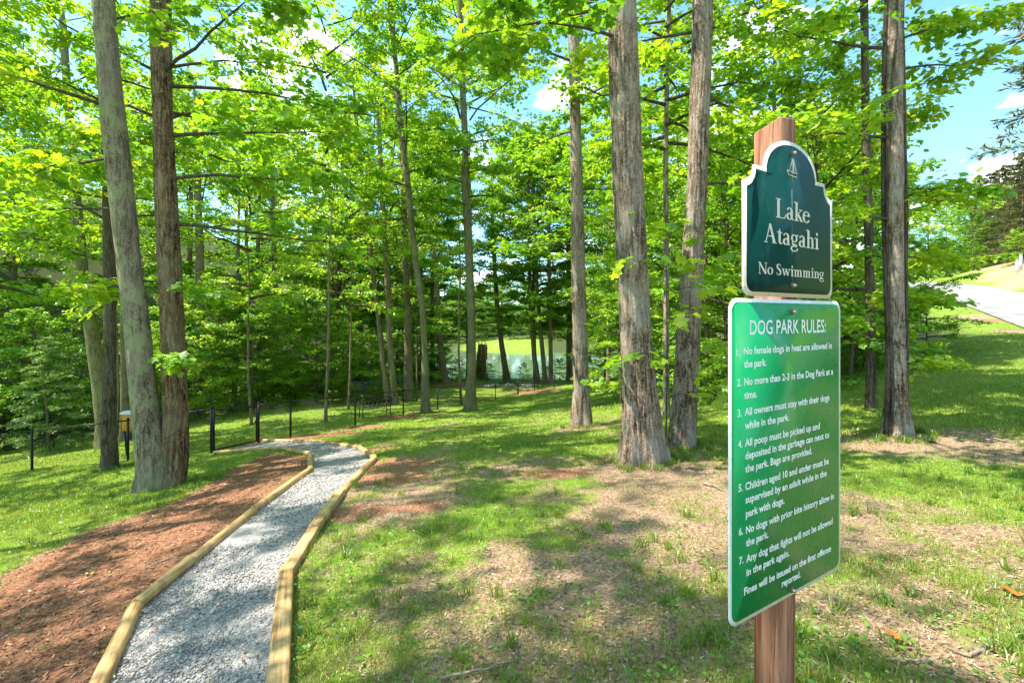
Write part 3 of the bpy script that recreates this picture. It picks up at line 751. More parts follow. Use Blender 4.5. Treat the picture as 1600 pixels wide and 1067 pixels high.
t, g_, Q_, _ = pix_tree("vine_covered_tree", (1402, 680), [(1402, 670, 38), (1400, 600, 31), (1398, 450, 30), (1398, 300, 31), (1397, 150, 29), (1397, 0, 28)],
    "pale trunk with dark climbing vines, standing right of the green signs", mat='bark_grey', H=18, crown=CAN[1], c0=8, sides=44, ridge=.05, flare=.55, seed=8, crot=1.0, cs=.5)
add_sprays(t, Q_, 36, [(1.0, .2, 0, .6, 4, 5), (1.5, 2.9, 0, .9, 6, 6), (1.9, .5, 0, .9, 7, 6), (2.4, .3, .1, .95, 7, 6), (2.9, 3.3, .1, 1.5, 7, 6), (3.3, .0, .1, .85, 7, 6), (4.0, 3.0, .1, 1.8, 8, 6), (4.4, .5, .15, .95, 7, 6), (5.2, 2.7, .2, 2.0, 9, 6), (4.9, .1, .2, 1.2, 8, 6), (6.3, 3.5, .2, 2.0, 9, 6), (5.6, .9, .2, 1.1, 8, 6), (5.3, -.6, .1, 1.0, 7, 6), (3.2, -.7, 0, .8, 6, 6), (3.7, .9, .1, 1.0, 7, 6)], M['leaf_young'], T_OVAL, .105)
mb = MB()
for k, (ph, w, off) in enumerate([(.1, .030, 0), (3.0, .036, .4), (3.3, .018, 1.2), (-.4, .022, 2.2)]):
    zz = np.linspace(0, 8.5, 70); a = ph + .35 * np.sin(zz * 1.1 + off) + (.12 * zz if k == 2 else 0)
    R_ = np.interp(zz, Q_[:, 2], _) * 1.06 + .012
    mb.tube(np.c_[np.interp(zz, Q_[:, 2], Q_[:, 0]) + R_ * np.cos(a), R_ * np.sin(a), zz], w * (1 - .05 * zz), 6)
link("vine", mb.mesh("vine", M['bark_dark'], True), t)["label"] = "dark woody vines climbing the trunk"
pix_tree("vine_tree", (1362, 637), [(1362, 625, 17), (1360, 500, 15), (1357, 350, 14), (1353, 200, 14), (1351, 60, 13), (1350, 0, 13)], "dark leaning trunk just left of the vine-covered pale trunk", mat='bark_dark', H=17, crown=CAN[0], c0=7, sides=22, seed=9, crot=2.2, cs=.55)
pix_tree("dark_tree", (171, 733), [(171, 720, 27), (171, 600, 20), (172, 450, 19), (169, 350, 18), (166, 200, 17), (160, 60, 16)], "nearly black trunk between the chain-link fence and the twin-stem tree", mat='bark_dark', H=17, crown=THN[2], c0=7, sides=26, ridge=.08, flare=.35, seed=10, cs=.75)
pix_tree("leaning_tree", (163, 680), [(162, 660, 24), (152, 580, 24), (141, 500, 22), (130, 440, 20), (118, 300, 16), (108, 180, 14), (98, 40, 13)], "leaning mossy trunk behind the near fence, left of the black trunk", mat='bark_moss', H=17, crown=THN[0], c0=8, sides=20, seed=11, depth=17)
pix_tree("orange_tree", (196, 686), [(196, 660, 17), (195, 560, 14), (193, 420, 13), (190, 250, 12)], "slim brown trunk seen between the black trunk and the twin-stem tree", mat='bark_mid', H=16, crown=THN[1], c0=8, sides=14, seed=12, depth=18.5)
def row(name, lst, mat='bark_mid', **k):
    for i, (base, pts, label, H, cv, c0, sd) in enumerate(lst):
        pix_tree(name, base, pts, label, mat=mat, H=H, crown=cv, c0=c0, seed=sd, **k)
row("forest_tree", [
    ((310, 643), [(309, 630, 20), (310, 560, 15), (312, 480, 14), (312, 380, 13), (305, 200, 11)], "brown double-looking trunk above the gate post, inside the fenced area", 19, THN[0], 7, 13),
    ((366, 637), [(366, 620, 9), (368, 560, 8), (371, 480, 7), (372, 400, 6)], "thin dark trunk above the closed gate", 15, THN[1], 6, 14),
    ((431, 622), [(431, 610, 13), (431, 560, 10), (431, 480, 9), (428, 400, 8), (425, 250, 7)], "straight mossy trunk standing beside the plank bench", 18, CAN[2], 7, 15),
    ((609, 632), [(606, 615, 10), (600, 580, 8), (594, 520, 8), (588, 470, 7), (580, 400, 7), (569, 308, 6), (556, 180, 6)], "left one of the close pair of trunks behind the iron bench", 21, THN[0], 9, 16),
    ((618, 632), [(616, 615, 11), (613, 580, 9), (608, 530, 9), (607, 470, 9), (603, 400, 8), (597, 308, 8), (592, 200, 7), (583, 84, 6)], "right one of the close pair of trunks behind the iron bench", 22, CAN[1], 8, 17),
    ((638, 627), [(638, 610, 16), (638, 560, 12), (637, 500, 11), (633, 400, 10), (630, 300, 9), (628, 200, 8)], "stout dark trunk just right of the iron bench's tree pair", 20, CAN[0], 7, 18),
    ((505, 582), [(507, 570, 6), (517, 520, 5), (527, 470, 4), (536, 420, 4)], "thin trunk slanting right on the shady slope behind the far fence", 11, THN[0], 7, 28),
    ((581, 585), [(581, 570, 6), (581, 500, 5), (580, 400, 4)], "very thin trunk behind the grey fabric, right of a slim one", 16, CAN[2], 7, 30),

], sides=14, cs=1.2)
row("lakeside_tree", [
    ((694, 598), [(693, 585, 12), (689, 550, 9), (686, 500, 9), (682, 440, 8), (676, 390, 7), (672, 250, 6)], "slightly leaning trunk on the bare pinkish slope by the lake", 27, BRT[1], 5.6, 19),
    ((792, 595), [(791, 585, 10), (784, 540, 8), (777, 480, 7), (772, 400, 6), (768, 300, 5)], "leaning dark trunk in front of the lake, left of the trio", 27, BRT[0], 5.6, 20),
    ((841, 599), [(839, 585, 8), (834, 550, 7), (829, 480, 6), (827, 393, 6), (826, 300, 5)], "leftmost trunk of the trio beside the lake", 27, BRT[1], 5.6, 21),
    ((852, 599), [(851, 585, 7), (843, 500, 6), (836, 400, 5), (833, 300, 5)], "middle trunk of the trio beside the lake", 27, BRT[0], 5.6, 22),
    ((861, 599), [(861, 585, 7), (860, 520, 6), (858, 430, 6), (857, 320, 5)], "rightmost trunk of the trio beside the lake", 27, BRT[1], 5.6, 23),
    ((889, 595), [(889, 580, 9), (889, 500, 7), (888, 400, 7), (887, 250, 6)], "brown trunk by the lake just left of the knobbly trunk", 27, BRT[0], 5.6, 24),
    ((951, 597), [(951, 580, 7), (951, 500, 6), (952, 400, 5), (953, 300, 4)], "thin greyish trunk by the lake, left of the thickest trunk", 27, BRT[1], 5.6, 25),
    ((1104, 612), [(1104, 600, 9), (1104, 540, 8), (1102, 430, 7), (1100, 300, 6)], "dark trunk in shade between the leaning grey trunk and the signs", 27, BRT[0], 5.6, 26),
    ((478, 562), [(477, 550, 8), (477, 470, 6), (477, 380, 5)], "pale thin trunk on the shady slope behind the far fence", 27, BRT[1], 5.6, 27),
    ((566, 585), [(565, 570, 8), (564, 500, 6), (562, 400, 5)], "slim trunk behind the grey fabric of the far fence", 27, BRT[1], 5.6, 29),
], sides=14, cs=1.35)
pix_tree("forest_tree", (666, 645), [(665, 630, 14), (664, 553, 10), (660, 480, 10), (651, 421, 9), (644, 360, 9), (639, 300, 9), (626, 200, 9), (620, 120, 8), (609, 0, 8)], "long trunk curving left with a light base, right of the iron bench", mat='bark_moss', H=22, crown=CAN[3], c0=8, sides=18, seed=41, cs=1.1)
pix_tree("forest_tree", (735, 641), [(735, 625, 17), (737, 580, 13), (737, 500, 13), (733, 400, 12), (728, 300, 12), (727, 225, 10), (723, 140, 9), (718, 0, 8)], "tall straight mossy trunk at the centre of the fence line", mat='bark_moss', H=22, crown=CAN[4], c0=8.5, sides=22, seed=42, flare=.6, cs=1.1)
pix_tree("slim_tree", (1041, 662), [(1041, 650, 10), (1041, 560, 9), (1041, 400, 9), (1040, 250, 8), (1042, 140, 7), (1046, 0, 6)], "slim upright trunk seen between the two big grey trunks", mat='bark_grey', H=15, crown=UND[0], c0=6, sides=14, seed=43, depth=10.5)
# broken snag by the lake
t, g_, Q_, _ = pix_tree("broken_snag", (752, 592), [(752, 580, 15), (752, 560, 14), (753, 545, 13), (754, 538, 9)], "broken dead trunk with a split pale top beside the lake", cat="snag", mat='bark_brown', H=2, sides=16, seed=44, cut=True)
mb = MB()
zt = Q_[-1, 2]
for k in range(7):
    a = k * .9; R_ = float(_[-4]) * .98; x = Q_[-1, 0] + R_ * cos(a); y = R_ * sin(a)
    mb.tube([(x, y - .1, zt - 1.6), (x, y - .05, zt - .3), (x * .98, y * .7, zt + .2 + .5 * ((k * 37) % 5) / 5)], [.05, .10, .004], 5)
link("split_wood", mb.mesh("split_wood", M['snag']), t)
# understory sapling with big leaves between the signs and the trunks
g_ = gp(1040, 716); sroot = empty("young_sapling", tuple(g_), "thin young sapling with big lobed leaves before the leaning grey trunk", "sapling")
zz = np.linspace(0, 3.3, 12); PP = np.c_[.02 * np.sin(zz), 0 * zz, zz]
sm = MB().tube(PP, .011 * (1 - .22 * zz), 7); link("trunk", sm.mesh("trunk", M['twig'], True), sroot)
f = Foliage(61)
for k in range(18):
    z = .8 + 2.6 * k / 18; f.limb(np.array([0, 0, z]), k * GA + .4, .25, 1.05 * (1.15 - .16 * z), .006, 4, 3, .15, sag=.2, sub=1, wood_k=4)
link("crown", f.leaves("crown", M['leaf_young'], T_LOBE), sroot); kind(link("limb", f.woodmesh("limb", M['twig']), sroot), "stuff")

# ------------------------------------------------------------------ generic wood: shared trunks and crowns
def stock_trunk(H, r, seed, mat):
    z = np.linspace(-.3, H, 9); rr = np.random.default_rng(seed)
    P = np.c_[np.cumsum(rr.normal(0, .05, 9)), np.cumsum(rr.normal(0, .05, 9)), z]; P[:, :2] -= P[1, :2]
    V, Fs, Q, rad = trunk_geo(P, np.linspace(r, r * .22, 9), 10, seed, .05, flare=.4, rings=30)
    return mesh_np("trunk", V, Fs, M[mat], True)
STK = [stock_trunk(17, .17, 71, 'bark_mid'), stock_trunk(19, .2, 72, 'bark_brown'), stock_trunk(18, .15, 73, 'bark_moss')]
STU = [stock_trunk(6.2, .05, 75, 'bark_mid'), stock_trunk(6.0, .045, 76, 'bark_dark')]
STS = stock_trunk(1.5, .02, 77, 'bark_dark')
STH = stock_trunk(5.2, .06, 78, 'bark_mid')
STP = stock_trunk(15, .2, 79, 'bark_brown')
_c = [0]
def stock_tree(name, x, y, trunk, crown, c0, sc, label, cat, group, sz=None):
    _c[0] += 1; k = _c[0]
    root = link(name, None, None, (x, y, h1(x, y) - .05), (0, 0, (k * 2.1) % 6.28), (sc, sc, sc if sz is None else sz)); root.empty_display_size = .1
    tag(root, label, cat, group)
    link("trunk", trunk, root)
    for nm, me in zip(("crown", "limb"), crown):
        o = link(nm, me, root, (0, 0, c0))
        if nm == "limb": o["kind"] = "stuff"
    return root
rr = random.Random(5)
# wood on the left slope behind the fences
spots = [(-29, 19), (-29, 24), (-23, 26), (-30, 28), (-20, 30), (-26, 34), (-33, 22), (-22, 39), (-31, 37), (-37, 30), (-17, 44), (-24, 46), (-36, 42), (-44, 36), (-13, 51), (-19, 55), (-28, 54), (-40, 52), (-36, 13), (-38, 18),
         (-45, 24), (-54, 32), (-50, 46), (-34, 64), (-22, 62), (-46, 12), (-12, 46), (-56, 20), (-34, 8), (-40, 5), (-11, 53), (-16, 50), (-14, 58), (-9.5, 49.5), (-20, 48)]
for i, (x, y) in enumerate(spots):
    stock_tree("woodland_tree", x + rr.uniform(-1, 1), y + rr.uniform(-1, 1), STK[i % 3], ((DEN + CAN)[(i * 4) % 9] if x < -31 else (CAN + THN)[i % 8]), (2.4 if x < -31 else 5.0) + rr.random() * 1.6, rr.uniform(.85, 1.2), "leafy tree in the thick wood on the slope behind the fences at left", "tree", "trees of the left slope wood")
# understory bushes and saplings on the left
for i, (x, y) in enumerate([(-19, 23), (-21, 20), (-15.5, 27), (-17, 31), (-13, 33), (-18, 37), (-14, 39), (-10.5, 43), (-24, 21), (-22, 30), (-12, 47), (-9, 47.5), (-20, 43), (-27, 27), (-16.5, 24), (-26, 18), (-8.5, 49), (-15, 46), (-14.6, 25.5), (-12.4, 29), (-10.6, 32.6), (-9.2, 36.4), (-16.2, 22.4), (-8.4, 40.5)]):
    stock_tree("understory_tree", x, y, STU[i % 2], UND[i % 4], .5, rr.uniform(.8, 1.25), "low leafy understory tree along the shady far side of the fenced lawn", "tree", "understory trees past the fenced lawn")
for i in range(34):
    x, y = [(-20.5 - rr.random() * 4, 15 + i * .5), (-19 + i * .33, 33 + i * .42)][i % 2]
    stock_tree("woodland_shrub", x, y, STS, SHR[i % 3], .05, rr.uniform(.8, 1.5), "leafy green shrub at the foot of the wooded slope behind the far fence", "shrub", "shrubs at the wood edge")
# hemlocks at far left
for (px, d, sc, lab) in [(76, 17.5, 1.0, "feathery pale green hemlock standing behind the near fence at far left"), (22, 20.5, 1.2, "feathery pale hemlock at the left picture edge behind the fence"), (118, 24.5, 1.1, "feathery hemlock in the back, between the far-left hemlocks and the leaning trunk")]:
    stock_tree("hemlock_sapling", at(px, d), d, STH, HEM[int(px) % 2], .4, sc * .8, lab, "hemlock", None)
# near-left overhanging trees
for (x, y, sc, c0, lab) in [(-9.0, 12.0, 1.1, 5.6, "leafy slim tree just inside the fence, its crown high behind the twin-stem tree"), (-15.5, 12.2, 1.25, 4.0, "leafy tree at the fence at far left, above the left picture edge"), (-11.6, 9.0, 1.15, 3.0, "leafy tree at the left picture edge, its boughs above the near fence"), (-13.5, 15.5, 1.2, 3.4, "bright leafy tree inside the fence at far left above the hemlocks"), (-11.2, 19.5, 1.3, 3.2, "bright leafy tree behind the twin-stem tree inside the fence"),
                            (-8.6, 24.0, 1.3, 3.4, "bright leafy tree past the gate, left of the straight mossy trunk"), (-6.5, 31, 1.4, 2.6, "bright leafy tree in the middle of the fenced lawn's far end"), (-3.0, 26.5, 1.7, 6.5, "slim bright leafy tree behind the tall straight mossy trunk"), (-7.6, 18.6, 1.35, 6.2, "slim bright leafy tree inside the fence between gate and iron bench")]:
    stock_tree("leafy_tree", x, y, STU[0], UNT[_c[0] % 2], c0, sc, lab, "tree", None, sc * 1.2)
# right-hand wood
for i, (x, y, sc) in enumerate([(6.5, 9.7, .85), (8.6, 12.8, 1.0), (10.3, 13.8, 1.05), (6.4, 13.5, 1.0), (11.6, 15.4, 1.15), (8.6, 17.0, 1.2), (6.9, 20.5, 1.2), (13.5, 19.0, 1.15), (4.2, 17.5, .8), (10.6, 22.5, 1.3), (17.5, 25.5, .9), (13.5, 14.8, .5)]):
    stock_tree("right_understory_tree", x, y, STU[i % 2], UND[i % 4], .7 if i else 1.6, sc, "bright layered understory tree in the thicket behind the signs and vine-covered trunk", "tree", "understory thicket right of the lawn", sc * 1.15)
for i, (x, y) in enumerate([(11, 19), (14.5, 23), (9.5, 26), (17.5, 27), (12.5, 31), (20, 33), (16, 38), (24, 40), (9, 33), (27, 47), (20, 48), (13, 43), (7.5, 29), (33, 54)]):
    stock_tree("right_woodland_tree", x, y, STK[i % 3], (CAN + DEN)[i % 9], 3.0, rr.uniform(.75, 1.0), "tall leafy tree in the wood between the signs and the road", "tree", "trees of the wood left of the road")
for i in range(10):
    x = 5.2 + (i * 1.7) % 9; y = 11.5 + i * .95 + .4 * (x - 5)
    stock_tree("thicket_shrub", x, y, STS, SHR[i % 3], .05, rr.uniform(.6, 1.0), "low shrub under the thicket behind the green signs", "shrub", "shrubs of the right thicket")
for i, (x, y) in enumerate([(23, -2), (25, 2.5), (27.5, 7), (26, -7), (31, 3), (33, 10), (30, -12), (37, -2)]):
    stock_tree("roadside_tree", x, y, STK[i % 3], DEN[(1, 3, 1, 2)[i % 4]], .6, .9, "dense leafy tree on the far side of the road, outside the picture on the right", "tree", "trees across the road")
for i, (x, y, sc) in enumerate([(-8.3, 47.5, 1.5), (-4.6, 48.2, 1.4), (2.4, 48.0, 1.45), (6.4, 46.6, 1.5), (10, 48, 1.5), (-12.5, 47, 1.6), (-17, 44, 1.6), (13, 43, 1.45), (-20.5, 37, 1.5), (17, 46, 1.5)]):
    stock_tree("tall_shore_tree", x, y, STK[i % 3], BRT[i % 2], 3.2, sc, "tall leafy tree with a slim trunk in the row along the near lake shore", "tree", "tall trees along the near shore")
# lakeside and far shore
for i, (x, y, sc) in enumerate([(-7, 47.5, .55), (-3.8, 47.6, .35), (6.8, 47, .45), (9.5, 44, .7), (11.5, 46.5, .6), (8.2, 40, .6), (10.5, 37, .7), (-5.6, 48.2, .38), (-2.4, 48.0, .3), (-.6, 48.4, .2), (1.2, 48.2, .3), (3.6, 47.9, .26), (5.0, 47.6, .4), (8, 48.3, .45)]):
    stock_tree("lakeside_bush", x, y, STU[i % 2], UND[i % 4], .1, sc, "bright green bush on the near lake shore", "bush", "bushes on the near lake shore")
k = 0
for yy in (106, 112, 120, 130, 143):
    for xx in np.arange(-60, 74, 6.5):
        k += 1
        stock_tree("far_shore_tree", float(xx) + rr.uniform(-2, 2), yy + rr.uniform(-2, 2), STK[k % 3], DEN[k % 4], .8 + rr.random(), rr.uniform(.7, .95) * (1.0 if yy > 108 else .6), "round leafy tree in the wood beyond the lake", "tree", "wood on the far shore")
# conifers and trees beyond the road at right
for i, (px, y, sc) in enumerate([(1548, 68, 1.0), (1572, 58, .85), (1598, 52, .8), (1625, 60, 1.0), (1562, 76, 1.1), (1602, 72, 1.1), (1585, 63, .95), (1534, 82, 1.1), (1645, 50, .8), (1610, 84, 1.2)]):
    stock_tree("brown_tipped_conifer", at(px, y), y, STP, PIN[i % 2], .3, sc, "conifer with rusty brown branches on the hill beyond the road", "conifer", "conifers beyond the road")
for i, (px, y, sc) in enumerate([(1508, 72, .75), (1535, 95, .9), (1562, 100, .9), (1592, 96, .9), (1500, 88, .85), (1478, 78, .8), (1625, 90, .9), (1520, 60, .5), (1450, 70, .8), (1420, 62, .8)]):
    stock_tree("hill_tree", at(px, y), y, STK[i % 3], DEN[i % 4], 1.6, sc, "leafy tree on the hillside beyond the road", "tree", "trees on the hill beyond the road")
for i in range(26):
    x = 46 + (i * 37 % 60); y = 8 + (i * 23 % 56)
    if (x - R0[0]) * RN[0] + (y - R0[1]) * RN[1] > ROADW + 9 and x / y > 1.2:
        stock_tree("hill_tree", x, y, STK[i % 3], (DEN + CAN)[i % 9], 1.8, .8 + .05 * (i % 5), "leafy tree on the hillside beyond the road", "tree", "trees on the hill beyond the road")
stock_tree("yellow_bush", at(1592, 49), 49, STU[0], UND[2], .2, .62, "yellow-green bush on the bank above the road at the right picture edge", "bush", None)
stock_tree("roadside_pine", 19.0, 14.4, STP, PIN[1], 8.5, .72, "pine at the roadside whose thin boughs hang into the top right corner", "pine", None)
# trees beside and behind the camera position (they shade the lawn and show in the sign's gloss)
for i, (x, y, sc) in enumerate([(-7.2, 1.6, .85), (-5.2, -.9, .85), (-8.6, 4.4, .8), (-3, -9, .9), (7, -9, .9), (-15, 1, .8), (-17, -7, 1.0), (21, -10, 1.0), (29, 3, 1.0), (31, -4, 1.1)]):
    stock_tree("lawn_shade_tree", x, y, STK[i % 3], THN[i % 3], 7.5, sc, "tall tree just outside the picture whose crown shades the lawn", "tree", "trees around the viewpoint")

# ------------------------------------------------------------------ landscape timbers along the path
def timber(a, b, w, hgt, round_, name, label, lift=.0):
    a, b = np.array(a), np.array(b); d = b - a; Ln = np.linalg.norm(d); a = a + d / Ln * .008; b = b - d / Ln * .008; d = b - a; Ln = np.linalg.norm(d); n = 9
    k = 16; ang = np.arange(k) * 2 * pi / k + pi / k
    e = 2.2 if round_ else 5.0
    sx = np.sign(np.cos(ang)) * np.abs(np.cos(ang)) ** (2 / e) * w / 2; sz = np.sign(np.sin(ang)) * np.abs(np.sin(ang)) ** (2 / e) * hgt / 2
    xs = np.r_[0, .006, np.linspace(.05, Ln - .05, n - 4), Ln - .006, Ln]; sh = np.r_[.93, 1, np.ones(n - 4), 1, .93]
    r = np.random.default_rng(int(abs(a[0] * 971 + a[1] * 77)))
    V = np.stack([np.stack([np.full(k, x), sx * q * (1 + r.normal(0, .012)), sz * q + r.normal(0, .0015)], 1) for x, q in zip(xs, sh)])
    i = np.arange(n - 1)[:, None] * k; j = np.arange(k)[None]; j2 = (j + 1) % k
    Fq = np.stack([i + j, i + j2, i + k + j2, i + k + j], -1).reshape(-1, 4)
    o = link(name, mesh_np(name, V.reshape(-1, 3), [Fq, np.array([list(range(k))[::-1]]), np.array([[(n - 1) * k + q for q in range(k)]])], M['timber'], round_))
    o.location = a + np.array([0, 0, hgt * .36 + lift])
    o.rotation_euler = (0, -math.asin(d[2] / Ln), math.atan2(d[1], d[0]))
    return tag(o, label, "timber", "timbers edging the gravel path")
LL = ["rounded edging timber at the bottom of the picture, left side of the gravel path", "rounded edging timber, second from the bottom on the path's left side", "rounded edging timber, third from the bottom on the path's left side", "rounded edging timber running up to the path's bend on its left side",
      "short timber turning the corner at the path's left bend", "timber after the left bend, leading back towards the gate", "timber on the path's left side ending at the gate post"]
LR = ["flat squared timber at the bottom of the picture, right side of the gravel path", "flat squared timber, second from the bottom on the path's right side", "squared timber, third from the bottom on the path's right side", "squared timber leading up to the outer right corner of the path",
      "timber at the outer right corner of the path, turning left", "timber along the far edge of the path past its right corner", "timber along the far edge of the path ending at the gate's hinge post"]
for i in range(7):
    timber(PL[i], PL[i + 1], .084, .086, True, "landscape_timber", LL[i], .012 * (i % 2))
    timber(PR[i], PR[i + 1], .098, .084, i > 2, "landscape_timber", LR[i], .012 * ((i + 1) % 2))

# ------------------------------------------------------------------ chain-link fences
def wires(p, q, H, pitch=.062, r=.0026, z0=.04):
    """two sets of crossing wires between posts p and q, following the slope"""
    p, q = np.array(p, float), np.array(q, float); d = q - p; Ln = np.hypot(d[0], d[1]); u = d / Ln
    nrm = np.array([-u[1], u[0], 0]); mb = []
    ks = np.arange(-H, Ln, pitch * 1.4142)
    V, Fs, n = [], [], 0
    tri = np.array([(0, 1.), (.87, -.5), (-.87, -.5)]) * r
    for sgn in (0, 1):
        for k in ks:
            a0, a1 = max(k, 0), min(k + H, Ln)
            if a1 - a0 < .02: continue
            zz = (a0 - k, a1 - k) if sgn == 0 else (H - (a0 - k), H - (a1 - k))
            A_ = p + u * a0 + np.array([0, 0, z0 + zz[0]]); B_ = p + u * a1 + np.array([0, 0, z0 + zz[1]])
            off = nrm * (.004 if sgn else -.004)
            for c in (A_, B_):
                V.append(c + off + tri[:, :1] * nrm + tri[:, 1:] * np.array([[u[0] * -.7, u[1] * -.7, .7]]))
            Fs += [(n, n + 1, n + 4, n + 3), (n + 1, n + 2, n + 5, n + 4), (n + 2, n, n + 3, n + 5)]; n += 6
    return np.concatenate(V), np.array(Fs)
def fence(name, pts, label, H=1.1, pr=.03, mat='black', gaps=(), wmat='black', bottom=False, hs=None):
    P = [np.array((x, y, h1(x, y))) for x, y in pts]
    o0 = P[0].copy(); root = empty(name, tuple(o0), label, "fence")
    for i, p in enumerate(P):
        q = p - o0
        mb = MB().tube([q + (0, 0, -.2), q + (0, 0, H + .02)], pr, 10); mb.tube([q + (0, 0, H + .02), q + (0, 0, H + .05), q + (0, 0, H + .065)], [pr * 1.15, pr * 1.0, pr * .4], 10)
        link("post", mb.mesh("post", M[mat], True), root)
        if i + 1 < len(P) and i not in gaps:
            w = P[i + 1] - o0
            link("rail", MB().tube([q + (0, 0, H - .01), w + (0, 0, H - .01)], pr * .62, 8).mesh("rail", M[mat], True), root)
            V, Fs = wires(q, w, H - .06)
            kind(link("chain_link", mesh_np("chain_link", V, Fs, M[wmat]), root), "stuff")
    return root
GL, GR = (at(330, 11.2), 11.2), (at(404, 13.0), 13.0)
fence("chain_link_fence", [(-20.5, 13.2), (-17, 12.9), (at(50, 12.6), 12.6), (at(200, 12.4), 12.4), GL], "black chain-link fence running left from the gate, nearest to the viewer")
fence("chain_link_fence", [GR, (at(454, 14.0), 14.0), (at(555, 16.84), 16.84), (at(630, 19.8), 19.8), (at(684, 22.65), 22.65), (at(733, 26), 26.0), (at(774, 29.8), 29.8), (at(809, 34), 34.0)], "black chain-link fence receding right from the gate past the iron bench")
fence("chain_link_fence", [(at(809, 34) + .05, 34.1), (at(835, 34.6), 34.6), (at(866, 35.6), 35.6), (at(840, 38), 38.0), (at(817, 40), 40.0), (at(790, 42.5), 42.5), (at(762, 45), 45.0), (at(735, 44.6), 44.6), (at(707, 44), 44.0), (at(684, 43), 43.0), (at(627, 40.5), 40.5), (at(590, 38.8), 38.8), (at(550, 37), 37.0)], "dark chain-link fence around the far end of the dog lawn by the lake", pr=.028)
fence("chain_link_fence", [(at(550, 37) - .05, 36.9), (at(509, 35.5), 35.5), (at(462, 34), 34.0), (at(415, 31.5), 31.5), (at(370, 29.2), 29.2), (at(318, 27), 27.0), (at(262, 24.6), 24.6), (at(200, 22), 22.0), (at(129, 19.5), 19.5), (at(84, 18.6), 18.6), (-20.2, 17.6), (-21, 15.4)], "black chain-link fence along the wooded back side of the dog lawn", pr=.026)
# gate
ga, gb = np.array((*GL, h1(*GL))), np.array((*GR, h1(*GR)))
u = gb - ga; Lg = np.linalg.norm(u[:2]); u = u / Lg
groot = empty("chain_link_gate", tuple(ga), "closed black chain-link gate at the end of the gravel path", "gate")
c0_, c1_ = u * .09, u * (Lg - .09)
fr = MB()
for a, b in ((c0_ + (0, 0, .07), c0_ + (0, 0, 1.06)), (c1_ + (0, 0, .07), c1_ + (0, 0, 1.06)), (c0_ + (0, 0, .07), c1_ + (0, 0, .07)), (c0_ + (0, 0, 1.06), c1_ + (0, 0, 1.06))):
    fr.tube([a, b], .022, 8)
link("gate_frame", fr.mesh("gate_frame", M['black'], True), groot)
V, Fs = wires(c0_, c1_, .98, z0=.07); kind(link("chain_link", mesh_np("chain_link", V, Fs, M['black']), groot), "stuff")
link("latch", MB().box(c1_ + (0.02, -.03, .62), (.10, .05, .07)).tube([c1_ + (-.05, -.04, .58), c1_ + (.1, -.04, .66)], .012, 6).mesh("latch", M['black']), groot)
for z in (.2, .92): link("hinge", MB().tube([c0_ + (-.06, 0, z), c0_ + (.02, 0, z)], .018, 8).mesh("hinge", M['black'], True), groot)
tp = link("tall_pole", MB().tube([(0, 0, -.2), (0, 0, 1.42)], .014, 8).mesh("tall_pole", M['black'], True), None, (ga[0] - .03, ga[1] + .12, ga[2]))
tag(tp, "thin black rod rising above the gate's left post", "pole")
# silver mesh panel and grey fabric
def sheet(P, Q, z0, z1, mat, name, label, cat, seed, wav=.04):
    n = 14; t = np.linspace(0, 1, n); r = np.random.default_rng(seed)
    P, Q = np.array(P), np.array(Q); d = (Q - P) / np.linalg.norm(Q - P); nv = np.array([-d[1], d[0]])
    xy = P[None] * (1 - t[:, None]) + Q[None] * t[:, None]; zg = height(xy[:, 0], xy[:, 1])
    V = []
    for zf in np.linspace(0, 1, 6):
        off = wav * np.sin(t * 9 + zf * 2 + seed) * (1.2 - zf) + r.normal(0, .008, n)
        V.append(np.c_[xy + nv * (off[:, None] - .05), zg + z0 + (z1 - z0) * zf + (.06 * np.sin(t * 5 + seed) if zf == 1 else 0)])
    V = np.array(V).reshape(-1, 3); k = np.arange(6 * n).reshape(6, n)
    Fq = np.stack([k[:-1, :-1], k[:-1, 1:], k[1:, 1:], k[1:, :-1]], -1).reshape(-1, 4)
    V2 = V + np.r_[nv * .006, 0]; o0 = V[0].copy()
    edge = np.r_[k[0], k[1:, -1], k[-1, ::-1][1:], k[::-1, 0][1:-1]]
    Fe = np.stack([edge, edge + 6 * n, np.roll(edge, -1) + 6 * n, np.roll(edge, -1)], -1)
    o = link(name, mesh_np(name, np.r_[V, V2] - o0, [Fq, Fq[:, ::-1] + 6 * n, Fe], M[mat], True), None, tuple(o0))
    return tag(o, label, cat)
sheet((at(546, 36.6), 36.6), (at(575, 37.9), 37.9), .02, .95, 'fabric', "silt_fabric", "left sheet of grey fabric hung on the far fence", "fabric", 1)
sheet((at(577, 38.0), 38.0), (at(602, 39.0), 39.0), .02, 1.0, 'fabric', "silt_fabric", "middle sheet of grey fabric hung on the far fence behind the trunk pair", "fabric", 2)
sheet((at(604, 39.1), 39.1), (at(628, 40.2), 40.2), .02, 1.0, 'fabric', "silt_fabric", "right sheet of grey fabric hung on the far fence beside the stout dark trunk", "fabric", 3)
pa, pb = np.array([at(362, 26), 26.0]), np.array([at(403, 25.2), 25.2])
pz = h1(*pa); panel = empty("mesh_panel", (pa[0], pa[1], pz), "silvery wire mesh panel standing on the lawn above the gate", "panel")
pq = np.array([pb[0] - pa[0], pb[1] - pa[1], h1(*pb) - pz])
link("panel_frame", MB().tube([(0, 0, 0), (0, 0, 1.05)], .022, 6).tube([pq, pq + (0, 0, 1.2)], .022, 6).tube([(0, 0, 1.02), pq + (0, 0, 1.17)], .016, 6).tube([(0, 0, .1), pq + (0, 0, .1)], .016, 6).mesh("panel_frame", M['black'], True), panel)
V, Fs = wires((0, 0, 0), pq, 1.0, .045, .004, .08); kind(link("wire_mesh", mesh_np("wire_mesh", V, Fs, M['galv']), panel), "stuff")

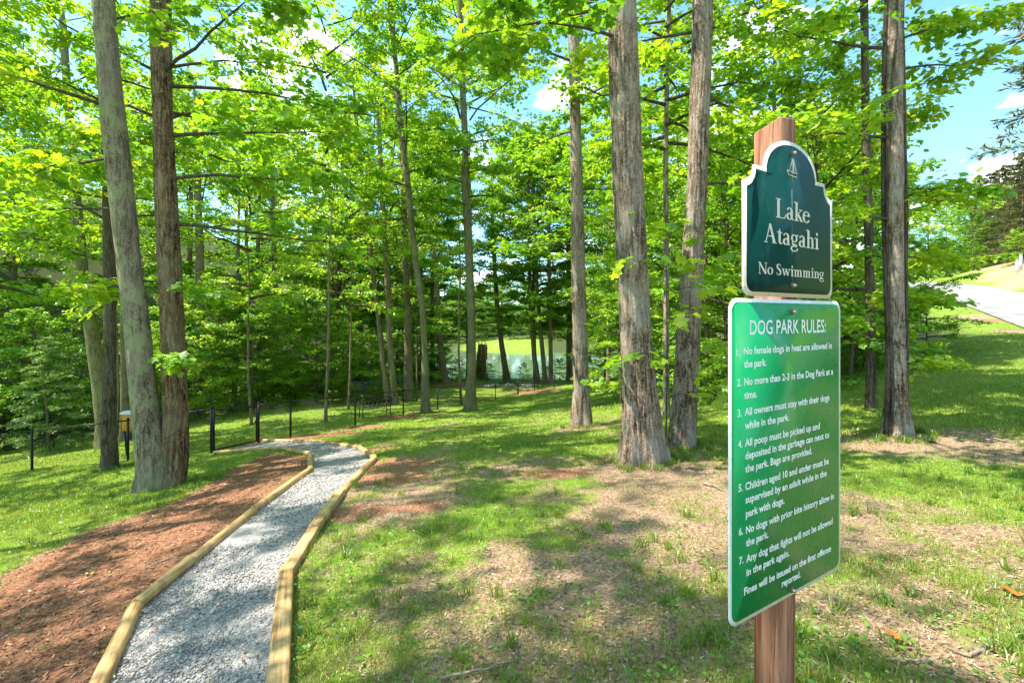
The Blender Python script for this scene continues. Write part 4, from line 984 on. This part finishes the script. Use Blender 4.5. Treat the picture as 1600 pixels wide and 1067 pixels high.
# ------------------------------------------------------------------ benches
gB = gp(588, 652)
bench = empty("iron_bench", tuple(gB), "dark cast-iron bench with ornate scrolled back inside the fence", "bench", rz=radians(38))
BW = 1.22
for k in range(5):
    link("seat_slat", MB().box((0, -.02 + k * .085, .43 + .004 * (k % 2)), (BW, .066, .022)).mesh("seat_slat", M['slat']), bench)
for sx in (-1, 1):
    x = sx * BW / 2
    link("side_frame", MB().tube([(x, -.14, .0), (x, -.06, .2), (x, -.07, .42), (x, -.12, .62), (x, -.17, .84)], .02, 7)
         .tube([(x, .38, .0), (x, .33, .2), (x, .36, .41)], .02, 7).tube([(x, -.07, .42), (x, .36, .41)], .016, 6)
         .tube([(x, -.11, .64), (x, .15, .66), (x, .36, .62), (x, .40, .57), (x, .36, .41)], .018, 7).mesh("side_frame", M['bronze'], True), bench)
bk = MB()
xs = np.linspace(-BW / 2, BW / 2, 33); top = .82 + .07 * np.abs(np.sin((xs / BW + .5) * 2 * pi))
bk.tube(np.c_[xs, -.165 - .0 * xs, top], .022, 7); bk.tube(np.c_[xs, -.10 + 0 * xs, .52 + 0 * xs], .018, 7); bk.tube(np.c_[xs, -.15 + 0 * xs, .72 + .03 * np.sin(xs * 20)], .012, 6)
for cx in np.linspace(-.48, .48, 6):
    for s_ in (-1, 1):
        t_ = np.linspace(0, 2.2 * pi, 16); rad_ = .085 * (1 - t_ / 9)
        bk.tube(np.c_[cx + s_ * rad_ * np.cos(t_) * .8, -.13 + 0 * t_, .65 + rad_ * np.sin(t_) * 1.25], .018, 5)
    bk.tube([(cx - .08, -.10, .52), (cx, -.14, .68), (cx + .08, -.165, .84)], .017, 5)
link("ornate_back", bk.mesh("ornate_back", M['bronze'], True), bench)
gB = gp(420, 636)
pbn = empty("plank_bench", tuple(gB), "low plank bench with black legs beside the straight mossy trunk", "bench", rz=radians(16))
for k in range(2): link("seat_plank", MB().box((0, k * .16 - .08, .46), (1.5, .14, .045)).mesh("seat_plank", M['slat']), pbn)
for sx in (-.62, .62):
    for sy in (-.16, .16): link("leg", MB().tube([(sx, sy * .5, .44), (sx, sy, 0)], .022, 6).mesh("leg", M['black'], True), pbn)
# orange board with pale cap, and bent hoop, behind the fence at left
x_, y_ = at(206, 14.0), 14.0
ob = empty("orange_board", (x_, y_, h1(x_, y_)), "orange board box with a pale cap on black legs, half hidden by the twin-stem tree", "board", rz=radians(-8))
link("board", MB().box((0, 0, .98), (.52, .16, .50)).mesh("board", M['orange']), ob)
link("cap", MB().box((0, 0, 1.265), (.60, .24, .05)).box((0, 0, 1.31), (.50, .18, .035)).mesh("cap", M['cap']), ob)
for sx in (-.2, .2): link("leg", MB().tube([(sx - .03, -.02, .74), (sx + .08, -.05, 0)], .028, 7).mesh("leg", M['black'], True), ob)
x_, y_ = at(278, 13.4), 13.4
hp = link("bent_hoop", MB().tube([(-.42, 0, -.1), (-.42, 0, .42), (-.38, 0, .5), (-.3, 0, .54), (.05, 0, .54), (.13, 0, .5), (.17, 0, .42), (.19, 0, -.1)], .024, 8).mesh("bent_hoop", M['black'], True), None, (x_, y_, h1(x_, y_)), (0, 0, .5))
tag(hp, "bent black metal hoop beside the foot of the twin-stem tree", "hoop")

# ------------------------------------------------------------------ stones, float, stop sign, posts and cables
def rock(name, p, s, label, group, seed):
    r = np.random.default_rng(seed); bm = []
    th = np.linspace(.15, pi - .15, 5); ph = np.arange(8) * 2 * pi / 8
    V = np.array([(sin(a) * cos(b), sin(a) * sin(b), cos(a) * .6) for a in th for b in ph]) * (1 + r.normal(0, .13, (40, 1))) * s
    i = np.arange(4)[:, None] * 8; j = np.arange(8)[None]; j2 = (j + 1) % 8
    Fq = np.stack([i + j, i + 8 + j, i + 8 + j2, i + j2], -1).reshape(-1, 4)
    o = link(name, mesh_np(name, V, [Fq, np.array([list(range(8))]), np.array([list(range(32, 40))[::-1]])], M['rock']), None, tuple(p + np.array([0, 0, s * .2])))
    return tag(o, label, "rock", group)
for k in range(14):
    p = gp(752 + k * 6.5 + (k * 13) % 4, 603 + (k * 7) % 3)
    rock("rubble_rock", p, .22 + .05 * (k % 4), "grey rock in the low row of rubble by the lakeside fence", "rubble row by the lake", k)
d = 7.0 * F / (568 - HY)
raft = link("floating_frame", MB().tube([(-.8, 0, .15), (0, 0, 1.0)], .06, 5).tube([(0, 0, 1.0), (.8, 0, .15)], .06, 5).tube([(-.8, 0, .12), (0, .5, -.05)], .06, 5).tube([(.8, 0, .12), (0, .5, -.05)], .06, 5).box((0, .2, .05), (1.7, 1.2, .14)).mesh("floating_frame", M['cap']), None, (at(717, d), d, -5.5))
tag(raft, "small pale diamond-shaped frame floating on the lake", "float")
sx_, sy_ = at(1533, 62), 62.0; sz_ = zpix(431, 62)
st = empty("stop_sign", (sx_, sy_, h1(sx_, sy_)), "small red stop sign on a brown post up the road", "sign", rz=radians(-40))
hz = max(1.6, sz_ - h1(sx_, sy_) + 1.75)
link("post", MB().box((0, .06, hz / 2 - .1), (.1, .1, hz + .2)).mesh("post", M['timber']), st)
oc = lambda r, y0, y1: MB().add(np.array([(r * cos(pi / 8 + k * pi / 4), y, hz + r * sin(pi / 8 + k * pi / 4)) for y in (y0, y1) for k in range(8)]), [np.array([[k, (k + 1) % 8, 8 + (k + 1) % 8, 8 + k] for k in range(8)]), np.array([list(range(8))[::-1]]), np.array([list(range(8, 16))])])
link("border", oc(.46, -.012, .0).mesh("border", M['white']), st); link("red_face", oc(.42, -.020, -.013).mesh("red_face", M['red']), st)
for (px, py, d, hh, w, mat, lab) in [(1547, 420, 60, 2.6, .22, 'timber', "brown wooden post just right of the stop sign"), (1589, 404, 44, 1.1, .16, 'white', "left one of two short white posts on the bank above the road"), (1595, 400, 45, 1.3, .16, 'cap', "right one of two short pale posts on the bank above the road")]:
    x = at(px, d)
    o = link("roadside_post", MB().box((0, 0, hh / 2 - .1), (w, w, hh + .2)).box((0, 0, hh + .01), (w * .8, w * .8, .05)).mesh("roadside_post", M[mat]), None, (x, d, h1(x, d))); tag(o, lab, "post")

for k, (a, b) in enumerate([((1500, 352, 56), (1760, 180, 36)), ((1500, 352, 56), (1780, 245, 36))]):
    A_ = np.array([at(a[0], a[2]), a[2], zpix(a[1], a[2])]); B_ = np.array([at(b[0], b[2]), b[2], zpix(b[1], b[2])])
    t_ = np.linspace(0, 1, 14)[:, None]; P = A_ * (1 - t_) + B_ * t_; P[:, 2] -= 1.2 * (t_ * (1 - t_))[:, 0]
    tag(link("overhead_cable", MB().tube(P - A_, .022, 6).mesh("overhead_cable", M['wire'], True), None, tuple(A_)), ("upper" if k == 0 else "lower") + " black overhead cable crossing the hill trees at the right edge", "cable")
# ------------------------------------------------------------------ the sign post with its two signs
PHI = math.atan2(.506, .863); DV = np.array([.863, .506]); DV /= np.hypot(*DV)
C0 = np.array([.61, 1.295]) + DV * .32                         # middle of the signs
zb = h1(*C0)
sg = empty("park_sign", (C0[0], C0[1], zb), "brown wooden post carrying a teal lake sign above a green rules sign", "sign", rz=PHI)
sxy = lambda px: (lambda k: ((C0[0] - k * C0[1]) / (k * DV[1] - DV[0])))((px - CX) / F)      # photo column -> metres along the sign from its middle
def sz(px, py):
    t_ = sxy(px); return zpix(py, C0[1] + DV[1] * t_) - zb
def prism(outline, y0, y1):
    n = len(outline); V = np.array([(x, y, z) for y in (y0, y1) for x, z in outline])
    return MB().add(V, [np.array([[k, (k + 1) % n, n + (k + 1) % n, n + k] for k in range(n)])[:, ::-1], np.array([list(range(n))]), np.array([list(range(n, 2 * n))[::-1]])])
# post: square section with softened edges and an uneven sawn top
k4 = .0445; bv = .004; sec = [(-k4 + bv, -k4), (k4 - bv, -k4), (k4, -k4 + bv), (k4, k4 - bv), (k4 - bv, k4), (-k4 + bv, k4), (-k4, k4 - bv), (-k4, -k4 + bv)]
ztop = 2.125 - zb
PVv = [(x, y + k4 + .001, z + (0.006 * x / k4 - .012 * y / k4 if z > 1 else 0)) for z in (-.4, ztop - .004, ztop) for x, y in [(a * (.97 if z == ztop else 1), b * (.97 if z == ztop else 1)) for a, b in sec]]
pm = MB().add(np.array(PVv), [np.array([[r * 8 + i, r * 8 + (i + 1) % 8, r * 8 + 8 + (i + 1) % 8, r * 8 + 8 + i] for r in range(2) for i in range(8)]), np.array([list(range(16, 24))])])
link("post", pm.mesh("post", M['postwood']), sg)["label"] = "square brown wooden post"
def rrect(w0, w1, z0, z1, r, n=7):
    out = []
    for cx, cz, a0 in ((w1 - r, z0 + r, -pi / 2), (w1 - r, z1 - r, 0), (w0 + r, z1 - r, pi / 2), (w0 + r, z0 + r, pi)):
        for i in range(n): a = a0 + pi / 2 * i / (n - 1); out.append((cx + r * cos(a), cz + r * sin(a)))
    return out
gz0, gz1 = .612 - zb, 1.554 - zb; GW = .3165
rules = link("rules_sign", prism(rrect(-GW, GW, gz0, gz1, .036), -.0065, -.0035).mesh("rules_sign", M['white']), sg); rules["label"] = "green dog park rules sign with white border and lettering"
link("green_face", prism(rrect(-GW + .011, GW - .011, gz0 + .011, gz1 - .011, .028), -.0072, -.0066).mesh("green_face", M['signgreen']), rules)
def topshape(i=0.0):
    b0, bt, hw = 1.562 - zb + i, 1.900 - zb, .253 - i
    led, ah, aw, at_ = 1.951 - zb - i, 0, .150 - i * .8, 2.055 - zb - i
    out = []; r = .03
    for k in range(6): a = -pi / 2 + pi / 2 * k / 5; out.append((hw - r + r * cos(a), b0 + r + r * sin(a)))
    rs = .051 + i * .55
    for k in range(8):
        a = -pi / 2 - pi / 2 * k / 7; out.append((.253 + rs * cos(a) if False else .253 - i * .15 + (rs) * cos(a) * 1.0, led + i * .1 + rs * sin(a)))
    out = [p for p in out if p[0] <= hw + 1e-6]
    for k in range(25):
        a = pi * k / 24; out.append((aw * cos(a), led + (at_ - led) * sin(a) ** .9))
    n = len(out); right = [p for p in out if p[0] > 1e-6]; topp = [p for p in out if abs(p[0]) <= 1e-6]
    left = [(-x, z) for x, z in right[::-1]]
    return right + [(0, at_)] + left
lake_s = link("lake_sign", prism(topshape(0), -.0095, -.0035).mesh("lake_sign", M['cream']), sg); lake_s["label"] = "dark teal lake sign with arched top, cream border and serif lettering"
link("teal_face", prism(topshape(.0125), -.0103, -.0096).mesh("teal_face", M['signteal']), lake_s)

def text_mesh(txt, x0, x1, z0, cap, bold=.0):
    cu = bpy.data.curves.new("lettering", 'FONT'); cu.body = txt; cu.size = 1; cu.resolution_u = 3; cu.offset = bold
    o = bpy.data.objects.new("lettering_tmp", cu); COL.objects.link(o)
    dg = bpy.context.evaluated_depsgraph_get(); me = bpy.data.meshes.new_from_object(o.evaluated_get(dg))
    bpy.data.objects.remove(o); bpy.data.curves.remove(cu)
    n = len(me.vertices); co = np.empty(n * 3, np.float32); me.vertices.foreach_get("co", co); co = co.reshape(-1, 3)
    lo, hi = co[:, 0].min(), co[:, 0].max()
    sx = (x1 - x0) / (hi - lo); s_z = cap / .715
    out = np.c_[x0 + (co[:, 0] - lo) * sx, np.zeros(n), z0 + co[:, 1] * s_z]
    me.vertices.foreach_set("co", out.astype(np.float32).ravel()); me.materials.clear(); me.materials.append(M['white']); me.update(); me.name = "lettering"
    return me
RL_ = [("DOG PARK RULES:", 1167.7, 1286.4, 522.6, 23), 
       ("1.", 1146.6, 1153.0, 556, 11.6), ("No female dogs in heat are allowed in", 1158, 1296, 553.6, 11.6), ("the park.", 1158.6, 1193.5, 574, 11.6),
       ("2.", 1148, 1154.5, 603, 11.6), ("No more than 2-3 in the Dog Park at a", 1158.8, 1297.8, 601.6, 11.6), ("time.", 1158.8, 1178.8, 622.6, 11.6),
       ("3.", 1148.7, 1155, 650.5, 11.6), ("All owners must stay with their dogs", 1159.6, 1292, 648.4, 11.6), ("while in the park.", 1160, 1229, 669.6, 11.6),
       ("4.", 1149.5, 1156, 698.6, 11.6), ("All poop must be picked up and", 1160, 1277, 696.5, 11.6), ("deposited in the garbage can next to", 1160.6, 1291.7, 716.5, 11.6), ("the park. Bags are provided.", 1160.6, 1264.7, 737, 11.6),
       ("5.", 1150, 1156.5, 766.8, 11.6), ("Children aged 10 and under must be", 1160.6, 1291, 764.3, 11.6), ("supervised by an adult while in the", 1161, 1287.7, 785, 11.6), ("park with dogs.", 1161.4, 1221.7, 806.6, 11.6),
       ("6.", 1150.5, 1157, 835, 11.6), ("No dogs with prior bite history allow in", 1161.6, 1299, 832, 11.6), ("the park.", 1161.8, 1196.6, 852, 11.6),
       ("7.", 1151, 1157.5, 880, 11.6), ("Any dog that fights will not be allowed", 1162, 1297, 877, 11.6), ("in the park again.", 1162.5, 1229.3, 897.7, 11.6),
       ("Fines will be issued on the first offense", 1158.8, 1294.6, 927.5, 11.6), ("reported.", 1217.6, 1246.8, 914.8, 10.8)]
for txt, a, b, y, cap in RL_:
    z = sz(a, y); capm = cap / F * (C0[1] + DV[1] * sxy(a)) 
    big = cap > 15
    o = link("lettering", text_mesh(txt, sxy(a), sxy(b), z, capm, .014 if big else .026), rules, (0, -.0078, 0))
me_ = text_mesh("STOP", -.33, .33, hz - .12, .26, .02); link("lettering", me_, st, (0, -.023, 0))
# serif capitals for the lake sign, drawn stroke by stroke
def ring(cx, cy, rx, ry, a0, a1, thick, thin, n=26, tiltf=.35):
    pts = []
    for k in range(n + 1):
        a = a0 + (a1 - a0) * k / n
        w = thin + (thick - thin) * abs(math.cos(a - tiltf)) ** 1.6
        pts.append((cx + rx * cos(a), cy + ry * sin(a), w))
    return pts
def stk(x, y0, y1, w=.15): return [(x, y0, w), (x, y1, w)]
def ser(x, y, w=.30): return [(x - w / 2, y, .045), (x + w / 2, y, .045)]
def half(x, y): return [(x - .13, y - .06, .02), (x, y - .01, .07)]
tau = 2 * pi
GL_ = {
 'L': (.64, [stk(.17, 0, 1), ser(.17, .978, .32), [(.02, .0225, .045), (.54, .0225, .045)], [(.53, .0, .05), (.575, .10, .055), (.60, .25, .03)]]),
 'a': (.50, [[(.07, .50, .10), (.12, .59, .075), (.21, .635, .055), (.30, .60, .10), (.345, .50, .14), (.345, .30, .14), (.345, .12, .14), (.385, .04, .10), (.48, .035, .03)], ring(.20, .185, .13, .16, .5, 5.5, .13, .055, 20, .1)[0:] , [(.30, .37, .04), (.20, .345, .05), (.12, .28, .07)]]),
 'k': (.56, [stk(.16, 0, 1.02, .14), half(.10, 1.03), ser(.16, .0225, .28), [(.20, .32, .05), (.45, .62, .05)], ser(.43, .63, .24), [(.25, .38, .10), (.36, .22, .145), (.48, .03, .13)], ser(.49, .0225, .2)]),
 'e': (.49, [ring(.25, .32, .19, .30, .18, 5.75, .14, .05, 28, 0.0), [(.10, .39, .05), (.43, .39, .05)], [(.435, .37, .06), (.435, .44, .10)]]),
 'A': (.74, [[(.10, .02, .055), (.35, 1.0, .06)], [(.34, 1.0, .12), (.61, .02, .155)], [(.19, .35, .05), (.52, .35, .05)], ser(.10, .0225, .22), ser(.61, .0225, .28)]),
 't': (.38, [[(.18, .82, .03), (.18, .62, .13), (.18, .18, .135), (.20, .06, .12), (.27, .03, .07), (.37, .08, .03)], [(.03, .625, .05), (.35, .625, .05)]]),
 'g': (.53, [ring(.24, .43, .155, .19, 0, tau, .12, .05, 26, 0), [(.36, .56, .05), (.44, .61, .07), (.50, .60, .08)], [(.17, .26, .05), (.11, .17, .08), (.15, .09, .11), (.30, .065, .12), (.42, .01, .11)], ring(.245, -.14, .20, .135, .9, 0.9 + 5.6, .09, .05, 26, 0)]),
 'h': (.60, [stk(.16, 0, 1.02, .14), half(.10, 1.03), ser(.16, .0225, .28), [(.20, .50, .04), (.29, .60, .06), (.38, .61, .10), (.44, .53, .135), (.45, .40, .14), (.45, .02, .14)], ser(.45, .0225, .27)]),
 'i': (.33, [stk(.165, 0, .64, .14), half(.10, .65), ser(.165, .0225, .28), ring(.165, .86, .04, .045, 0, tau, .085, .085, 14)]),
 'N': (.84, [stk(.15, 0, 1, .055), stk(.70, 0, 1, .055), [(.13, .99, .13), (.69, .03, .15)], ser(.13, .978, .24), ser(.70, .978, .24), ser(.15, .0225, .24)]),
 'o': (.54, [ring(.27, .32, .195, .295, 0, tau, .14, .055, 30, .15)]),
 'S': (.56, [[(.46, .76, .04), (.44, .88, .05), (.36, .955, .06), (.25, .965, .075), (.14, .90, .12), (.115, .76, .14), (.19, .62, .15), (.33, .50, .16), (.43, .37, .15), (.445, .21, .14), (.38, .09, .11), (.27, .035, .07), (.16, .06, .06), (.09, .14, .05), (.075, .27, .04)]]),
 'w': (.86, [[(.11, .62, .13), (.27, .03, .12)], [(.27, .03, .05), (.42, .60, .055)], [(.41, .62, .13), (.58, .03, .12)], [(.58, .03, .05), (.74, .61, .05)], ser(.11, .62, .25), ser(.42, .62, .2), ser(.74, .62, .2)]),
 'm': (.90, [stk(.16, 0, .62, .14), half(.10, .65), ser(.16, .0225, .27), [(.20, .50, .04), (.29, .60, .06), (.37, .61, .10), (.425, .53, .13), (.435, .40, .14), (.435, .02, .14)], ser(.435, .0225, .25),
             [(.48, .50, .04), (.56, .60, .06), (.64, .61, .10), (.70, .53, .13), (.71, .40, .14), (.71, .02, .14)], ser(.71, .0225, .25)]),
 'n': (.60, [stk(.16, 0, .62, .14), half(.10, .65), ser(.16, .0225, .28), [(.20, .50, .04), (.29, .60, .06), (.38, .61, .10), (.44, .53, .135), (.45, .40, .14), (.45, .02, .14)], ser(.45, .0225, .27)]),
 ' ': (.26, [])}
def serif(txt, x0, x1, z0, cap):
    adv = sum(GL_[c][0] for c in txt); sx = (x1 - x0) / adv; V, Fs, n, x, lay = [], [], 0, 0, 0
    for c in txt:
        for pts in GL_[c][1]:
            P = np.array([(p[0], p[1]) for p in pts]); w = np.array([p[2] for p in pts])
            T = np.gradient(P, axis=0); T /= np.linalg.norm(T, axis=1)[:, None] + 1e-9; N_ = np.c_[-T[:, 1], T[:, 0]]
            lay = (lay + 1) % 7; y = -.00006 * lay
            A_, B_ = P + N_ * w[:, None] / 2, P - N_ * w[:, None] / 2
            for q in (A_, B_): V.append(np.c_[x0 + (q[:, 0] + x) * sx, np.full(len(q), y), z0 + q[:, 1] * cap])
            m = len(P); i = np.arange(m - 1); Fs.append(np.stack([n + i, n + m + i, n + m + i + 1, n + i + 1], -1)); n += 2 * m
        x += GL_[c][0]
    return mesh_np("lettering", np.concatenate(V), np.concatenate(Fs), M['cream'])
for txt, a, b, y, cap in [("Lake", 1206.4, 1260, 340.4, 30), ("Atagahi", 1188.5, 1274.5, 378.9, 30), ("No Swimming", 1178.9, 1282, 428, 18.3)]:
    z = sz(a, y); link("lettering", serif(txt, sxy(a), sxy(b), z, cap / F * (C0[1] + DV[1] * sxy(a))), lake_s, (0, -.0108, 0))
# little sailing boat
bx = lambda x, y: (sxy(1100 + x / 3.335), sz(1100 + x / 3.335, 160 + y / 3.335))
bmb = MB()
for i, seg in enumerate([[(443, 302), (424, 366), (446, 374), (443, 302)], [(447, 306), (462, 378), (450, 376)], [(445, 302), (449, 376)], [(413, 358), (420, 382), (460, 397), (468, 380), (440, 372), (413, 358)]]):
    bmb.tube([(bx(*p)[0], -.0002 * i, bx(*p)[1]) for p in seg], .0016, 5)
link("sailing_boat_emblem", bmb.mesh("sailing_boat_emblem", M['cream']), lake_s, (0, -.0112, 0))
for par, px, py, yy in [(lake_s, 1232.8, 241.5, -.0105), (lake_s, 1232.8, 446.5, -.0105), (rules, 1234, 487, -.0075), (rules, 1233.5, 919, -.0075)]:
    x, z = sxy(px), sz(px, py)
    b_ = link("bolt", MB().tube([(x, yy, z), (x, yy - .006, z), (x, yy - .012, z)], [.0062, .0062, .004], 6).mesh("bolt", M['steel']), par)
    link("washer", MB().tube([(x, yy + .001, z), (x, yy - .0022, z)], .0098, 14).mesh("washer", M['rust']), b_)

# ------------------------------------------------------------------ fallen leaves and sticks on the lawn
def dead_leaf(px, py, s, rz, label):
    p = gp(px, py); t_ = np.linspace(0, 1, 9); wv = .32 * np.sin(t_ * pi) ** .8
    V = np.concatenate([np.c_[t_ - .5, wv, .10 * np.cos(t_ * 5) + .22 * wv], np.c_[t_ - .5, 0 * t_, .10 * np.cos(t_ * 5)], np.c_[t_ - .5, -wv, .10 * np.cos(t_ * 5) + .3 * wv]]) * s
    i = np.arange(8); Fq = np.concatenate([np.stack([i + 9 * r, i + 9 * r + 1, i + 9 * r + 10, i + 9 * r + 9], -1) for r in (0, 1)])
    V2 = np.r_[V, V + (0, 0, .0012)]
    o = link("fallen_leaf", mesh_np("fallen_leaf", V2, [Fq, Fq[:, ::-1] + 27], M['orangeleaf'], True), None, tuple(p + (0, 0, .035)), (.1, .15, rz)); tag(o, label, "leaf")
dead_leaf(1398, 1003, .085, -.3, "curled red-orange fallen leaf on the grass near the bottom right")
dead_leaf(1580, 933, .10, -.4, "orange fallen leaf on the grass at the right picture edge")
def stick(pts, r, label):
    P = np.array([gp(*p) for p in pts]); o0 = P[0].copy(); P = resample(P - o0, 12); P[:, 2] = height(P[:, 0] + o0[0], P[:, 1] + o0[1]) - o0[2] + r * .8 + .006
    P[:, :2] += np.random.default_rng(int(pts[0][0])).normal(0, r * .8, (12, 2))
    o = link("fallen_stick", MB().tube(P, r * (1 - .6 * np.linspace(0, 1, 12)), 6).mesh("fallen_stick", M['stick'], True), None, tuple(o0)); tag(o, label, "stick")
stick([(690, 1062), (745, 1050), (805, 1034)], .007, "long thin grey stick on the lawn at the bottom centre")
stick([(1536, 1018), (1515, 1028), (1490, 1020)], .010, "short curved grey stick in the grass at the bottom right")
stick([(1392, 1035), (1440, 1033), (1500, 1052)], .006, "thin dark stick lying right of the red-orange leaf")
stick([(1300, 1040), (1318, 1058), (1335, 1072)], .006, "thin stick just right of the post at the bottom edge")
stick([(1098, 757), (1118, 762), (1132, 770)], .015, "pale curved branch on the ground right of the grey trunks")
stick([(225, 890), (270, 872), (312, 858)], .006, "thin stick lying on the brown mulch left of the path")
stick([(1440, 685), (1460, 692), (1485, 700)], .014, "pale stick on the litter right of the vine-covered trunk")

# ------------------------------------------------------------------ grass, weeds, litter and mulch chips
def wedge(n, y0, y1, lim=1.35, p=1.0):
    y = np.exp(rng.uniform(math.log(y0), math.log(y1), n)); x = rng.uniform(-lim, lim, n) * (y + .6)
    return x, y
def blades(x, y, hgt, wid, lean, col):
    n = len(x); z = height(x, y) + (fbm(x * 1.7, y * 1.7, 5) - .5) * .05 * np.exp(-(x ** 2 + (y - 3) ** 2) / 150) - .004
    a = rng.uniform(0, 2 * pi, n); dx_, dy_ = np.cos(a), np.sin(a); b = rng.uniform(0, 2 * pi, n); lx, ly = np.cos(b) * lean, np.sin(b) * lean
    base = np.c_[x, y, z]; sd = np.c_[dx_, dy_, 0 * x] * (wid / 2)[:, None]
    mid = base + np.c_[lx * hgt * .35, ly * hgt * .35, hgt * .62]; tip = base + np.c_[lx * hgt, ly * hgt, hgt * (1 - .35 * lean)]
    V = np.stack([base - sd, base + sd, mid + sd * .75, mid - sd * .75, tip], 1).reshape(-1, 3)
    o = np.arange(n)[:, None] * 5
    return V, [o + np.array([[0, 1, 2, 3]]), o + np.array([[3, 2, 4]])], np.repeat(col, 5)
Vs, Fa, Fb, Cs, n0 = [], [], [], [], 0
for (N, y0, y1, hh, ww, nb) in [(110000, 1.25, 6.5, .038, .0036, 3), (60000, 5.5, 16, .05, .009, 3), (30000, 14, 46, .06, .028, 2)]:
    x, y = wedge(N, y0, y1)
    g_, m_, d_, wd, lt, inp = masks(x, y)
    tuft = fbm(x * 5.5, y * 5.5, 21)
    keep = (rng.random(N) < np.clip(g_ * 1.35 - .10 + (tuft - .5) * 1.3, .015, 1)) & ~inp & (wd < .4) & ((m_ < .6) | (rng.random(N) < .02))
    x, y, tf = x[keep], y[keep], tuft[keep]
    x = np.repeat(x, nb) + rng.normal(0, .02, len(x) * nb); y = np.repeat(y, nb) + rng.normal(0, .02, len(y) * nb); tf = np.repeat(tf, nb)
    V, (fa, fb), c = blades(x, y, hh * rng.uniform(.5, 1.3, len(x)) * (.6 + .9 * tf), ww * rng.uniform(.7, 1.3, len(x)), rng.uniform(.1, 1.0, len(x)), np.clip(.35 + .5 * fbm(x * .9, y * .9, 33) * rng.uniform(.2, 1.8, len(x)), 0, 1))
    Vs.append(V); Fa.append(fa + n0); Fb.append(fb + n0); Cs.append(c); n0 += len(V)
kind(link("grass", mesh_np("grass", np.concatenate(Vs), [np.concatenate(Fa), np.concatenate(Fb)], M['grass'], False, {"lv": np.concatenate(Cs)})), "stuff", "patchy lawn grass between the path and the trees", "grass")
# grass clumps and small broad-leaved weeds close by
x, y = wedge(900, 1.4, 9); g_, m_, d_, wd, lt, inp = masks(x, y); k = (rng.random(900) < .12 + g_ * .5) & ~inp & (m_ < .6)
x, y = x[k], y[k]; nb = 26
for (bx_, by_, br_) in [(1006, 722, .36), (1064, 698, .30), (909, 667, .26), (1402, 680, .30), (246, 764, .50), (171, 733, .26), (735, 641, .3), (666, 645, .25), (638, 627, .3)]:
    c_ = gp(bx_, by_); a_ = rng.uniform(0, tau, 34); d_ = br_ * rng.uniform(1.0, 1.7, 34)
    x = np.r_[x, c_[0] + d_ * np.cos(a_)]; y = np.r_[y, c_[1] + d_ * np.sin(a_)]
X = np.repeat(x, nb) + rng.normal(0, .022, len(x) * nb); Y = np.repeat(y, nb) + rng.normal(0, .022, len(x) * nb)
V, Fs, c = blades(X, Y, rng.uniform(.05, .13, len(X)), rng.uniform(.004, .008, len(X)), rng.uniform(.2, 1.1, len(X)), np.clip(np.repeat(rng.random(len(x)), nb) * .5 + rng.random(len(X)) * .3, 0, 1))
kind(link("grass_clumps", mesh_np("grass_clumps", V, Fs, M['grass'], False, {"lv": c})), "stuff", "taller tufts of grass scattered over the thin lawn", "grass")
x, y = wedge(2600, 1.3, 9); g_, m_, d_, wd, lt, inp = masks(x, y); k = (rng.random(2600) < .18 + g_ * .55) & ((~inp) | (rng.random(2600) < .10)) & ((m_ < .6) | (rng.random(2600) < .25))
x, y = x[k], y[k]; nb = 7; X = np.repeat(x, nb) + rng.normal(0, .03, len(x) * nb); Y = np.repeat(y, nb) + rng.normal(0, .03, len(x) * nb); n = len(X)
a = rng.uniform(0, tau, n); V, Fc = leaf_geo(np.c_[X, Y, height(X, Y) + rng.uniform(.015, .06, n)], np.c_[np.cos(a), np.sin(a), rng.uniform(-.2, .4, n)], np.array([0, 0, 1.]) + rng.normal(0, .3, (n, 3)), rng.uniform(.012, .034, n), T_OVAL)
kind(link("weeds", mesh_np("weeds", V, Fc, M['weed'], False, {"lv": np.repeat(rng.random(n), 7)})), "stuff", "small broad-leaved weeds dotted through the lawn and path", "weeds")
def flakes(x, y, smin, smax, asp, mat, name, label, cat, lift=.006, tilt=.35):
    n = len(x); a = rng.uniform(0, tau, n)
    z = height(x, y) + (fbm(x * 1.7, y * 1.7, 5) - .5) * .05 * np.exp(-(x ** 2 + (y - 3) ** 2) / 150) + lift
    tm = (np.array([(-.5, -.5 * asp, 0), (.5, -.4 * asp, .08), (.45, .5 * asp, 0), (-.55, .4 * asp, .1)], float), np.array([(0, 1, 2), (0, 2, 3)]))
    V, Fc = leaf_geo(np.c_[x, y, z], np.c_[np.cos(a), np.sin(a), rng.normal(0, .2, n)], np.array([0, 0, 1.]) + rng.normal(0, tilt, (n, 3)), rng.uniform(smin, smax, n) * (1 + .06 * y), tm)
    kind(link(name, mesh_np(name, V, Fc, mat, False, {"lv": np.repeat(np.clip(rng.normal(.5, .27, n), 0, 1), 4)})), "stuff", label, cat)
x, y = wedge(90000, 1.25, 13); g_, m_, d_, wd, lt, inp = masks(x, y); k = ~inp & (m_ < .55) & (rng.random(len(x)) < np.clip(1.0 - g_ * .9 + lt, 0, 1))
flakes(x[k], y[k], .007, .024, .33, M['litter'], "leaf_litter", "dry straw and leaf scraps strewn over the worn lawn", "litter")
x, y = wedge(60000, 1.25, 13); g_, m_, d_, wd, lt, inp = masks(x, y); k = ~inp & (m_ > .45)
flakes(x[k], y[k], .009, .032, .34, M['chip'], "mulch_chips", "reddish brown wood chips left of the path", "mulch", .008, .5)
x, y = wedge(9000, 1.25, 12); g_, m_, d_, wd, lt, inp = masks(x, y); k = inp & (rng.random(9000) < .25)
flakes(x[k], y[k], .014, .03, .35, M['litter'], "path_litter", "few dry leaf scraps on the gravel path", "litter", .03)
